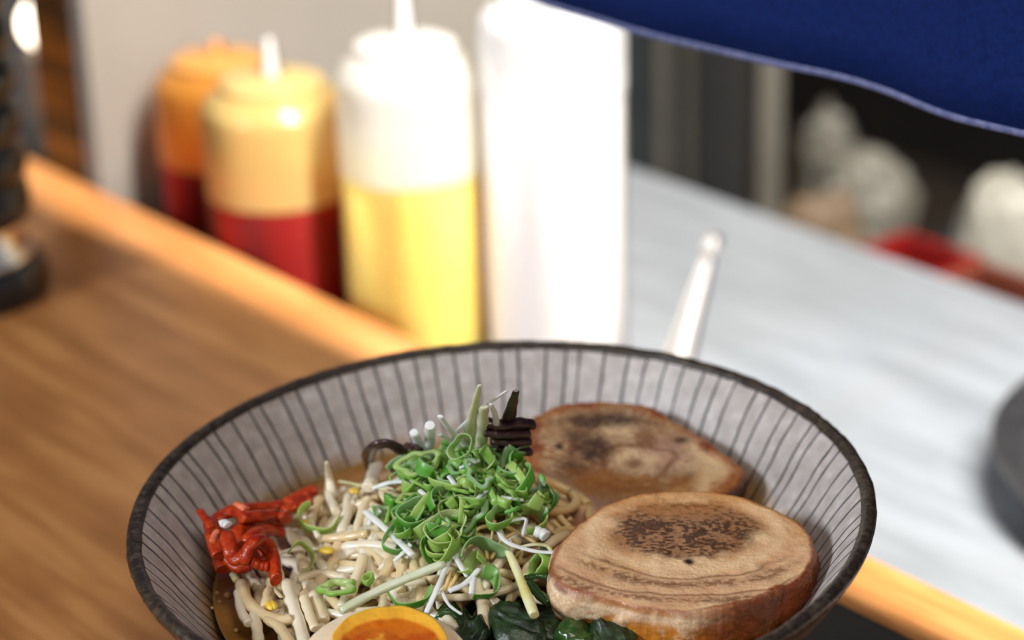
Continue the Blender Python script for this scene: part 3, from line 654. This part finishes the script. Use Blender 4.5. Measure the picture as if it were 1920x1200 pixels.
# red pickled ginger
M['ginger'] = mat('red_ginger', (146, 26, 3), (186, 62, 8), 300, .36, spec=.4, sss=.15, sssr=(1, .15, .03), sscale=.002, bmp=.6)
M['ginger_pale'] = mat('pale_ginger', (206, 96, 40), (226, 130, 100), 200, .25, sss=.3, sssr=(1, .3, .1), sscale=.003)
G_GI = 'red pickled ginger strips'
GIN = [([(400, 980), (425, 962), (455, 955), (490, 958)], 22), ([(440, 962), (470, 952), (505, 950), (530, 946)], 20), ([(450, 970), (485, 968), (520, 966), (536, 974)], 24), ([(452, 1022), (446, 1000), (462, 984), (495, 975), (530, 980)], 24),
       ([(462, 1020), (475, 1002), (500, 994), (528, 1000)], 22), ([(455, 1055), (470, 1022), (488, 1012), (508, 1030), (514, 1060), (518, 1088)], 24), ([(400, 985), (405, 1015), (415, 1050), (420, 1068)], 26), ([(395, 975), (400, 1010), (412, 1042)], 22),
       ([(425, 1000), (432, 1030), (440, 1048), (460, 1040)], 22), ([(415, 1005), (425, 1035), (445, 1062), (470, 1058)], 22), ([(480, 1040), (500, 1040), (512, 1052)], 24), ([(470, 1052), (490, 1060), (505, 1062)], 20),
       ([(536, 945), (560, 932), (590, 918)], 22), ([(530, 958), (560, 948), (585, 938)], 18)]
def gdz(x, y): return .004 + .010 * math.exp(-((x - 455) / 55) ** 2 - ((y - 1000) / 50) ** 2)
for k, (px, w) in enumerate(GIN):
    off = .003 * (k % 3); w *= 1.32; V, Fc = strand(px, w, [gdz(x, y) + off for x, y in px], n=18, flat=.7)
    tag(obj('ginger_strip', mesh('ginger_strip', V, Fc, M['ginger'])), 'glossy red pickled ginger strip in the clump against the left bowl wall' if k < 12 else 'dark red ginger strip straying behind the sprouts at the bowl wall', 'ginger', G_GI if k < 12 else 'stray red ginger strips')
for px, w, lb, m in (([(374, 957), (380, 965), (392, 980), (398, 990)], 15, 'red ginger strip pointing up at the left end of the clump', 'ginger'), ([(398, 1016), (402, 1003), (408, 995)], 12, 'orange ginger chip at the left side of the clump', 'ginger_pale'), ([(442, 944), (450, 948), (462, 956)], 14, 'pinkish ginger tip at the top of the clump', 'ginger_pale')):
    V, Fc = strand(px, w, .014, w1=w * 1.2, flat=.6); tag(obj('ginger_strip', mesh('ginger_strip', V, Fc, M[m])), lb, 'ginger')
V, Fc = strand([(412, 983), (420, 981), (428, 985)], 22, .0165, n=8, flat=.5); tag(obj('onion_bit', mesh('onion_bit', V, Fc, M['white_onion'])), 'white onion bit lying on the red ginger', 'onion shred')
V, Fc = strand([(436, 1076), (440, 1082), (444, 1090)], 14, .003, n=8, flat=.7); tag(obj('onion_bit', mesh('onion_bit', V, Fc, M['yellow_onion'])), 'tiny pale bit floating in broth below the red ginger', 'onion shred')

# wood ear mushroom strips
M['wood_ear'] = mat('wood_ear', (44, 26, 22), (70, 46, 40), 160, .28, spec=.55, bmp=.3)
G_WE = 'dark wood ear mushroom strips'
def ear(px, w, dz, lb, w1=None): V_, F_ = strand(px, w * 2.0, dz, flat=.6, w1=w1 and w1 * 1.3); tag(obj('mushroom_strip', mesh('mushroom_strip', V_, F_, M['wood_ear'])), lb, 'mushroom', G_WE)
ear([(700, 880), (690, 858), (700, 838), (728, 832), (758, 848)], 13, [.001, .008, .015, .014, .008], 'dark mushroom strip arching over the broth at the back left')
ear([(764, 834), (775, 838), (786, 845)], 10, .012, 'short dark mushroom strip left of the white stubs')
ear([(906, 790), (935, 796), (975, 792), (1000, 796)], 15, [.018, .018, .018, .018], 'dark mushroom strip, uppermost of the bundle beside the rear pork')
ear([(908, 808), (940, 812), (990, 810)], 16, .015, 'dark mushroom strip, second from top in the bundle beside the rear pork')
ear([(920, 825), (950, 826), (992, 826)], 15, .012, 'dark mushroom strip, third from top in the bundle beside the rear pork')
ear([(930, 838), (960, 843), (995, 846)], 14, .008, 'dark mushroom strip, lowest of the bundle beside the rear pork')
ear([(968, 732), (960, 760), (950, 800)], 6, [.042, .030, .014], 'dark mushroom strip standing upright against the bowl wall', 24)
ear([(740, 885), (748, 878), (760, 880)], 12, .005, 'dark mushroom bit left of the pale onion slice')

# ------------------------------------------------------------------ pork slices
M['pork'] = attr_mat('braised_pork', .30, .12, .55, .35, 1500, rvar=.18)
def pork_slice(label, outline_px, plane, thick, paint, seed):
    """outline_px traced on its own tilted plane; a thick rounded slab with painted grain"""
    p0, nn = plane; nn = nn / np.linalg.norm(nn)
    O = np.array([hitplane(x, y, p0, nn) for x, y in outline_px]); ctr = O.mean(0)
    ex = np.array([1, 0, 0]) - nn * nn[0]; ex /= np.linalg.norm(ex); ey = np.cross(nn, ex)
    q = np.stack([(O - ctr) @ ex, (O - ctr) @ ey], 1); ang = np.arctan2(q[:, 1], q[:, 0]); rad = np.linalg.norm(q, axis=1)
    o_ = np.argsort(ang); ang, rad = ang[o_], rad[o_]
    NA, NR = 460, 130; T = np.linspace(-math.pi, math.pi, NA, endpoint=False)
    rr = np.interp(T, ang, rad, period=2 * math.pi)
    kern = np.hanning(15); kern /= kern.sum(); rr = np.convolve(np.concatenate([rr[-7:], rr, rr[:7]]), kern, 'valid')
    cs = np.stack([np.cos(T), np.sin(T), 0 * T], 1); rr *= 1 + .018 * vnoise(cs, 4.0, seed + 40, 3) + .010 * vnoise(cs, 16.0, seed + 41, 2) * (1.6 if seed == 33 else 1)
    rings = [(s, 0.0) for s in np.linspace(.004, .955, NR)]
    rings += [(.955 + .045 * math.sin(t), -.0016 * (1 - math.cos(t))) for t in np.linspace(.25, math.pi / 2, 6)]
    rings += [(1.0 + .012 * math.sin(math.pi * k), -.0016 - (thick - .004) * k) for k in np.linspace(.05, 1, 16)]
    rings += [(.985, -thick + .0008), (.95, -thick), (.5, -thick), (.01, -thick)]
    V = []; UV = []; top = []
    for s, z in rings:
        for j, t in enumerate(T):
            V.append((rr[j] * s * math.cos(t), rr[j] * s * math.sin(t), z)); UV.append((s, t)); top.append(z)
    V = np.array(V); UV = np.array(UV); top = np.array(top)
    Rm = rr.mean(); S = V / Rm
    nz1 = vnoise(V, 170, seed, 4); nz2 = vnoise(V * np.array([.6, 1, 1]), 1500, seed + 3, 3); nz3 = vnoise(V, 60, seed + 9, 3)
    side = np.clip((-top) / .002, 0, 1)
    colr = paint(V, UV, S, nz1, nz2, nz3, side, top, thick)
    # relief
    V2 = V.copy(); V2[:, 2] += (1 - side) * (.0005 * nz1 + .00012 * nz2 + .0012 * nz3)
    k = 1 + side * (.034 * nz1 + .008 * nz2 + .03 * nz3); V2[:, 0] *= k; V2[:, 1] *= k
    Fc = []
    for i_ in range(len(rings) - 1):
        for j in range(NA):
            j2 = (j + 1) % NA; Fc.append((i_ * NA + j, (i_ + 1) * NA + j, (i_ + 1) * NA + j2, i_ * NA + j2))
    Fc.append(tuple(range(NA))); Fc.append(tuple((len(rings) - 1) * NA + j for j in range(NA - 1, -1, -1)))
    ob = obj('pork_slice', mesh('pork_slice', V2, Fc, M['pork'], colors=np.clip(colr, 0, 1)))
    ob.matrix_world = Matrix(((ex[0], ey[0], nn[0], ctr[0]), (ex[1], ey[1], nn[1], ctr[1]), (ex[2], ey[2], nn[2], ctr[2]), (0, 0, 0, 1)))
    return tag(ob, label, 'pork', 'seared pork slices')
def mixc(a, b, k): k = np.clip(k, 0, 1)[:, None]; return a * (1 - k) + b * k
def ss(x, a, b): t = np.clip((x - a) / (b - a), 0, 1); return t * t * (3 - 2 * t)
TAN = lin((208, 160, 112)); FAT = lin((232, 196, 150)); BRN = lin((112, 66, 32)); CHAR = lin((66, 40, 24)); GOLD = lin((206, 132, 44)); RUST = lin((128, 52, 16)); PINK = lin((196, 148, 124)); ORG = lin((176, 100, 34))
def paint_front(V, UV, S, n1, n2, n3, side, top, thick):
    x, y = S[:, 0], S[:, 1]; N_ = len(V); one = np.ones(N_)
    c_ = mixc(TAN * one[:, None], FAT, ss(n3 + .6 * n1, -.3, .5))
    c_ = mixc(c_, TAN * .8, .28 * ss(n2, .0, .6)); c_ = mixc(c_, lin((196, 138, 106)), .4 * ss(n3 - .3 * n1, .05, .4))
    # seared oval in the upper middle, speckled
    e = np.sqrt(((x - .07) / .72) ** 2 + ((y - .30) / .48) ** 2)
    inn_ = 1 - ss(e + .16 * n1, .78, 1.02)
    c_ = mixc(c_, mixc(BRN * one[:, None] * 1.15, CHAR, ss(n2 + .35 * n1 + .2 * n3, -.10, .28)), inn_ * (.68 + .27 * ss(n1 + n2, -.3, .3)))
    # pale ring of fat round it
    c_ = mixc(c_, FAT, .75 * np.exp(-((e - 1.16 - .08 * n3) / .10) ** 2))
    # roll lines: thin brown spirals and broken seared bands towards the front
    for er, wd, st, lo_ in ((1.36, .030, .65, -1), (1.53, .10, .8, -1), (1.84, .030, .7, -1), (1.99, .10, .8, -1)):
        band = np.exp(-((e - er - .30 * n3 - .07 * n1) / wd) ** 2); ang = np.arctan2(y - .32, x)
        msk = ss(-ang + .25 * n3, .35, .9) * ss(ang + 3.0, .15, .5) if er > 1.3 else one
        brk = (.35 + .65 * ss(n2 + .6 * n1, -.3, .2)) if wd > .04 else one
        c_ = mixc(c_, BRN, band * msk * brk * st)
    bk = np.exp(-((e - 1.36 - .05 * n3) / .07) ** 2) * ss(y, .3, .6) * ss(n2 + n1, -.15, .25); c_ = mixc(c_, BRN, .9 * bk)
    c_ = mixc(c_, CHAR * .5, np.exp(-(((x - .05) / .05) ** 2 + ((y + .17) / .05) ** 2) ** 2))
    # outer skin
    rim = ss(UV[:, 0] + .03 * n3, .90, .99); backrim = ss(y, -.1, .5)
    c_ = mixc(c_, GOLD * .75, rim * .8 * backrim); c_ = mixc(c_, RUST, ss(UV[:, 0] + .04 * n1 + .02 * n3, .945, .985) * .85)
    c_ = mixc(c_, GOLD * .9, .5 * ss(y + .25 * n3, .45, .9))
    th = np.arctan2(y, x)
    skin = mixc(GOLD * one[:, None], RUST, ss(x + .35 * n3, -.05, .42) * .92)
    skin = mixc(skin, RUST * .55, ss(x + .3 * n1, .3, .9) * ss(n1 + n3, -.4, .5) * .7)
    skin = mixc(skin, RUST * .7, ss(-x + .2 * n1, .68, .90) * .95); skin = mixc(skin, BRN * .7, ss(n3 + .8 * n1, .15, .5) * .5)
    fatband = np.exp(-((-top / thick - .22) / .13) ** 2) * ss(-x + .3 * n3, -.30, .15) * ss(-y, .1, .5)
    skin = mixc(skin, lin((244, 218, 186)), fatband * .8); skin = mixc(skin, lin((240, 212, 172)), ss(n1 + .5 * n3, .10, .3) * ss(-x + .3 * n3, -.25, .2) * .9); skin = mixc(skin, ORG, .4 * ss(n2 + n1, .1, .6))
    c_ = mixc(c_, skin, np.maximum(side, ss(UV[:, 0] + .02 * n1, .945, .975) * ss(-y, .0, .4) * ss(x + .3 * n3, -.1, .35)))
    return c_
def paint_rear(V, UV, S, n1, n2, n3, side, top, thick):
    x, y = S[:, 0], S[:, 1]; N_ = len(V); one = np.ones(N_)
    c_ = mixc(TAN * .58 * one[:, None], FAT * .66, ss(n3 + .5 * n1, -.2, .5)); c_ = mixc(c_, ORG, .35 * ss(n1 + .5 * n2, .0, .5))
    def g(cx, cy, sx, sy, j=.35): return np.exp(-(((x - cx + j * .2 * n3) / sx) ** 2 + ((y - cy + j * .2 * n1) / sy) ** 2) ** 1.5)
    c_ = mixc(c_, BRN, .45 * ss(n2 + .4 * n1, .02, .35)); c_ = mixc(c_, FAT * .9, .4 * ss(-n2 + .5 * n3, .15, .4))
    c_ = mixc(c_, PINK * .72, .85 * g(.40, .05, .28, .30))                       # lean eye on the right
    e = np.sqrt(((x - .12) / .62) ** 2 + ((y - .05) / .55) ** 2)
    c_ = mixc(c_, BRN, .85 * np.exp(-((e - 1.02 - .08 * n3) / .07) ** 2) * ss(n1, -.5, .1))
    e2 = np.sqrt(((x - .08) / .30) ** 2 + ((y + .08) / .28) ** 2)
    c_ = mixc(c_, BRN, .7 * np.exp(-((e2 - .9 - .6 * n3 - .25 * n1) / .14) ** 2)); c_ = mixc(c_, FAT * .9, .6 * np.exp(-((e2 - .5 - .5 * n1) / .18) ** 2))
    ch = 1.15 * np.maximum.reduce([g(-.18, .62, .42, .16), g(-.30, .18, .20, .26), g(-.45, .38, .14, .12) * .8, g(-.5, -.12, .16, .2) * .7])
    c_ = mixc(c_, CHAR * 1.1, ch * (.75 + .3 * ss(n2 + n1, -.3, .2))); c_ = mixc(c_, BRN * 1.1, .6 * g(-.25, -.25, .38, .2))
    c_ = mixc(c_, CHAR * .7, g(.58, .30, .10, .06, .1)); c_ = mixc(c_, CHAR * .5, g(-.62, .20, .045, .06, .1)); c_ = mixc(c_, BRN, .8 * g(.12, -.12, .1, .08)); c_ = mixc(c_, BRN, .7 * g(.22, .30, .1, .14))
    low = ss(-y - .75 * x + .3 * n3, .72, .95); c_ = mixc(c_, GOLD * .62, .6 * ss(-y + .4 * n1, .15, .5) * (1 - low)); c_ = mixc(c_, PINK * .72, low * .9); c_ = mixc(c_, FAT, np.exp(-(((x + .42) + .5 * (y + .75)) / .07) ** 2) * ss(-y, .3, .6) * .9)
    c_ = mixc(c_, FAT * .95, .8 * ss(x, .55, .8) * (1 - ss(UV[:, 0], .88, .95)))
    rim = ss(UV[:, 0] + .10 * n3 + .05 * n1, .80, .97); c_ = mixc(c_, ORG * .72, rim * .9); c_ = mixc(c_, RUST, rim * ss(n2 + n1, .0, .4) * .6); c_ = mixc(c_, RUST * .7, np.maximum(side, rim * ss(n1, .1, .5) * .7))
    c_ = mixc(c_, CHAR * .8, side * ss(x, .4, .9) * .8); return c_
fo = [(1040, 1030), (1062, 1000), (1100, 968), (1150, 942), (1200, 925), (1250, 918), (1310, 918), (1370, 926), (1430, 944), (1480, 965), (1515, 988), (1526, 1012), (1530, 1048), (1512, 1080), (1470, 1106), (1420, 1126), (1350, 1146), (1290, 1150), (1220, 1142), (1160, 1128), (1110, 1120), (1070, 1112), (1044, 1096), (1034, 1068)]
n_front = np.array([.02, -.13, 1.0]); p_front = hit(1285, 1030, .0795)
pork_slice('front seared pork slice with brown oval centre, lying against right bowl wall', fo, (p_front, n_front), .0135, paint_front, 21)
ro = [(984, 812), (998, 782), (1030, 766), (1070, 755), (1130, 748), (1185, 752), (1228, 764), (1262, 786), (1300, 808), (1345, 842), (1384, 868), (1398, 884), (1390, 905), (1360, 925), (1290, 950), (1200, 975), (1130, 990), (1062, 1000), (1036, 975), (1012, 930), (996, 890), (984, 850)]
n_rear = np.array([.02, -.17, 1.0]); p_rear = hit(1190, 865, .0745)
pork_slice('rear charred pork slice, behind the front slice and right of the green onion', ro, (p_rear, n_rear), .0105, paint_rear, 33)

# ------------------------------------------------------------------ soft egg half
M['egg_white'] = mat('egg_white', (226, 204, 172), (238, 220, 192), 150, .35, sss=.4, sssr=(1, .85, .6), sscale=.004)
def yolk_mat():
    m, t, N, L, b = nt('egg_yolk'); a = N.new('ShaderNodeVertexColor'); a.layer_name = 'Col'; L.new(a.outputs[0], b.inputs['Base Color'])
    setp(b, Roughness=.18, Specular_IOR_Level=.5, Subsurface_Weight=.4, Subsurface_Radius=(1, .45, .08), Subsurface_Scale=.004, Coat_Weight=.3, Coat_Roughness=.08)
    nz = noise_node(N, L, 420, 4); bump(N, L, b, nz.outputs['Fac'], .35, .001); return m
M['yolk'] = yolk_mat()
ec = hit(722, 1250, .0725)
egg = thing('egg_half', 'halved soft egg with orange yolk at the front of the bowl', 'egg', tuple(ec)); egg.rotation_euler = (R(7), R(2), R(4))
ax, ay, ad = .0232, .0245, .019
prof = [(s, 0) for s in np.linspace(.60, .97, 8)] + [(.985, -.0003), (.997, -.0012)] + [(math.cos(t), -math.sin(t)) for t in np.linspace(.08, math.pi / 2 - .01, 16)]
V = []; n = 90
for s, z in prof:
    for k in range(n):
        t = 2 * math.pi * k / n
        zz_ = z if z > -.01 else z * ad
        V.append((ax * s * math.cos(t), ay * s * math.sin(t) * (1 + .05 * math.sin(t)), zz_ if z > -.0015 else z * ad))
Fc = [(i * n + k, i * n + (k + 1) % n, (i + 1) * n + (k + 1) % n, (i + 1) * n + k) for i in range(len(prof) - 1) for k in range(n)]
Fc = [f[::-1] for f in Fc]
V = np.array(V); V[:, 2] += .0002 * vnoise(V, 300, 2, 3)
obj('egg_white', mesh('egg_white', V, Fc, M['egg_white']), egg)
V = []; C_ = []; NRr, n = 46, 150
yo = np.array([.0014, .0070])
for i in range(NRr + 4):
    s = min(i / NRr, 1.0); drop = max(0, i - NRr)
    for k in range(n):
        t = 2 * math.pi * k / n; rx, ry = .0150 * (1 + .02 * math.sin(3 * t) + .012 * math.sin(9 * t + 1)), .0160 * (1 + .02 * math.sin(5 * t + 2) + .012 * math.sin(11 * t))
        V.append((yo[0] + rx * s * math.cos(t), yo[1] + ry * s * math.sin(t), .0008 + .0012 * (s ** 3) - .0022 * drop))
V = np.array(V); S_ = np.repeat([min(i / NRr, 1) for i in range(NRr + 4)], n); q1 = vnoise(V, 260, 5, 4); q2 = vnoise(V, 120, 8, 3)
V[:, 2] += (.0005 * q1 + .0004 * q2) * (S_ < .999) ; one = np.ones(len(V))
OR1 = lin((214, 116, 14)); OR2 = lin((190, 84, 8)); YE = lin((244, 178, 54))
C_ = mixc(OR1 * one[:, None], OR2, ss(q2, -.1, .4)); C_ = mixc(C_, YE * .9, ss(q1, .28, .42) * .7); TH_ = np.tile(2 * math.pi * np.arange(n) / n, NRr + 4); C_ = mixc(C_, YE, ss(S_ + .05 * q1 + .17 * np.maximum(0, np.sin(TH_)), .84, .93))
Fc = [(i * n + k, (i + 1) * n + k, (i + 1) * n + (k + 1) % n, i * n + (k + 1) % n) for i in range(NRr + 3) for k in range(n)]
obj('yolk', mesh('yolk', V, Fc, M['yolk'], colors=C_), egg)

# ------------------------------------------------------------------ seaweed
M['seaweed'] = mat('wakame', (12, 24, 10), (38, 62, 30), 260, .38, spec=.5, bmp=.6, detail=6)
M['seaweed_light'] = mat('wakame_light', (28, 56, 16), (50, 86, 30), 200, .25, spec=.5, bmp=.3, coat=.3)
G_SW = 'dark green seaweed pieces'
def leaf(quad, dz, seed, label, m='seaweed', fold=.0022, bulge=.004, z0=None):
    """a wet folded leaf: four photo corners (left-back, right-back, right-front, left-front), bulged and crumpled, with thickness"""
    C4 = [hit(x, y, ZB + d) for (x, y), d in zip(quad, dz)]; n = 34; V = []
    for s in (0, 1):
        for j in range(n + 1):
            for i_ in range(n + 1):
                a, b = i_ / n, j / n
                ra, rb = 2 * a - 1, 2 * b - 1                      # round the corners off
                ka, kb = ra * math.sqrt(1 - rb * rb * .42), rb * math.sqrt(1 - ra * ra * .42); a2, b2 = (ka + 1) / 2, (kb + 1) / 2
                p = (C4[0] * (1 - a2) + C4[1] * a2) * (1 - b2) + (C4[3] * (1 - a2) + C4[2] * a2) * b2
                ed = (1 - abs(ra) ** 3) * (1 - abs(rb) ** 3)
                V.append(p + np.array([0, 0, bulge * ed - (.0010 + .0016 * ed) * s]))
    V = np.array(V); m_ = (n + 1) ** 2; base = V[:m_].copy()
    st = np.array([math.cos(seed * 1.3), math.sin(seed * 1.3), 0]); al = (base @ st)[:, None] * st; strc = base - al * .72
    f_ = vnoise(base, 120, seed, 2) * fold + (.5 - np.abs(vnoise(strc, 260, seed + 5, 3))) * fold * 1.3
    sh = np.stack([vnoise(base, 110, seed + 11, 2), vnoise(base, 110, seed + 17, 2)], 1) * .0025
    for s in (0, 1): V[s * m_:(s + 1) * m_, 2] += f_; V[s * m_:(s + 1) * m_, :2] += sh
    Fc = []
    for j in range(n):
        for i_ in range(n):
            q = j * (n + 1) + i_; Fc.append((q, q + n + 1, q + n + 2, q + 1)); Fc.append((m_ + q, m_ + q + 1, m_ + q + n + 2, m_ + q + n + 1))
    def edge(ix):
        for p, q in zip(ix[:-1], ix[1:]): Fc.append((p, q, m_ + q, m_ + p))
    edge(list(range(n + 1))); edge([j * (n + 1) + n for j in range(n + 1)]); edge([n * (n + 1) + i_ for i_ in range(n, -1, -1)]); edge([j * (n + 1) for j in range(n, -1, -1)])
    ob = obj('seaweed_piece', mesh('seaweed_piece', V, Fc, M[m])); tag(ob, label, 'seaweed', G_SW)
leaf([(800, 1132), (1040, 1095), (1120, 1230), (790, 1240)], (.001, .001, .001, .001), 1, 'dark wide seaweed leaf lying underneath the other seaweed', bulge=.001)
leaf([(906, 1136), (985, 1130), (1040, 1215), (925, 1215)], (.008, .008, .006, .005), 2, 'large glossy seaweed fold below the yellow onion stick', bulge=.0032)
leaf([(884, 1108), (945, 1106), (950, 1134), (900, 1138)], (.007, .006, .006, .005), 3, 'small seaweed fold just under the long noodle', bulge=.002)
leaf([(935, 1108), (990, 1090), (1000, 1130), (950, 1138)], (.006, .006, .005, .005), 4, 'dark seaweed piece left of the yellow onion stick', bulge=.002)
leaf([(812, 1138), (862, 1136), (870, 1172), (808, 1180)], (.005, .005, .004, .004), 5, 'curled seaweed piece touching the right side of the egg', 'seaweed_light', bulge=.002)
leaf([(838, 1160), (918, 1150), (930, 1220), (850, 1225)], (.004, .005, .003, .003), 6, 'crinkled black seaweed clump right of the egg', fold=.004, bulge=.002)
leaf([(1000, 1150), (1072, 1140), (1100, 1200), (1010, 1210)], (.004, .004, .004, .004), 7, 'dark seaweed leaf below the tip of the yellow onion stick', bulge=.002)
leaf([(1042, 1172), (1105, 1160), (1130, 1220), (1030, 1215)], (.007, .007, .005, .005), 8, 'small rounded seaweed fold at the bottom left of the pork', 'seaweed_light', bulge=.0026)
leaf([(1095, 1165), (1178, 1160), (1210, 1225), (1100, 1225)], (.006, .006, .005, .005), 9, 'seaweed fold in front of the front pork slice', bulge=.0032)
def stalk(px, w, label, m='seaweed_light', dz=.006): V_, F_ = strand(px, w, dz, flat=.8); tag(obj('seaweed_stalk', mesh('seaweed_stalk', V_, F_, M[m])), label, 'seaweed', 'green seaweed stalks')
stalk([(992, 1092), (1008, 1112), (1030, 1132)], 20, 'dark green seaweed stalk between onion stick and pork')
stalk([(985, 1084), (1005, 1080), (1026, 1082)], 14, 'short green seaweed stalk above the dark stalk beside the pork')
stalk([(1012, 1030), (1022, 1032), (1032, 1040)], 14, 'blackish seaweed stalk end beneath the white onion nub', 'seaweed')
# broth bubbles by the left wall
for x, y, r_ in ((407, 1112, .0007), (427, 1116, .0012), (412, 1128, .0006), (470, 1164, .0009), (398, 1140, .0006), (443, 1182, .0008)):
    p = hit(x, y, ZB + .0006); V, Fc = lathe([(r_ * math.sin(t_) + 1e-6, r_ * .8 * math.cos(t_)) for t_ in np.linspace(0, math.pi, 10)], 16)
    o_ = obj('broth_bubble', mesh('broth_bubble', V, Fc, M['bubble'])); o_.location = p; tag(o_, 'tiny bubble in the broth beside the left bowl wall', 'bubble', 'bubbles in the broth')

# ------------------------------------------------------------------ light
def light(kind, name, loc, target, energy, color, **k):
    l = bpy.data.lights.new(name, kind); l.energy = energy; l.color = color
    for q, v in k.items(): setattr(l, q, v)
    o_ = bpy.data.objects.new(name, l); COL.objects.link(o_); o_.location = loc
    d = Vector(target) - Vector(loc); o_.rotation_euler = d.to_track_quat('-Z', 'Y').to_euler(); return o_
# unseen kitchen light, drawn out along the counter to soften bottle shadows: it passes under the curtain and ends along the counter edge
s_ = (NU - .137) / HEMZ; zl = 1.15
lc = au(-.45, .137 + s_ * zl, zl); ld = au(.30, .137, 0) - lc; ld /= np.linalg.norm(ld)
pn = np.cross(A_, np.array([U_[0] * s_, U_[1] * s_, 1.0])); pn /= np.linalg.norm(pn)     # across the lit plane
lx = np.cross(pn, ld); lx /= np.linalg.norm(lx); ly = np.cross(-ld, lx)
l_ = bpy.data.lights.new('kitchen_key_strip', 'AREA'); l_.shape = 'RECTANGLE'; l_.size = .95; l_.size_y = .085; l_.energy = 94; l_.color = (1, .955, .89)
lo_ = bpy.data.objects.new('kitchen_key_strip', l_); COL.objects.link(lo_)
lo_.matrix_world = Matrix(((lx[0], ly[0], -ld[0], lc[0]), (lx[1], ly[1], -ld[1], lc[1]), (lx[2], ly[2], -ld[2], lc[2]), (0, 0, 0, 1)))
# daylight from the customers' left
light('AREA', 'window_daylight', (-1.30, -.62, .86), (0, 0, .07), 24, (.82, .90, 1.0), shape='RECTANGLE', size=.24, size_y=.3)
# room light over the customers
light('AREA', 'room_lamp', (.35, -.55, 1.5), (0, 0, .05), 8, (1, .90, .78), shape='DISK', size=.6)
w = bpy.data.worlds.new('room'); scene.world = w; w.use_nodes = True
bg = w.node_tree.nodes['Background']; bg.inputs[0].default_value = (1.0, .93, .86, 1); bg.inputs[1].default_value = .30

scene.view_settings.view_transform = 'Standard'; scene.view_settings.look = 'None'; scene.view_settings.gamma = 1; scene.view_settings.use_curve_mapping = False
scene.view_settings.exposure = 0.0
scene.cycles.use_denoising = True
scene.cycles.max_bounces = 10; scene.cycles.transparent_max_bounces = 12
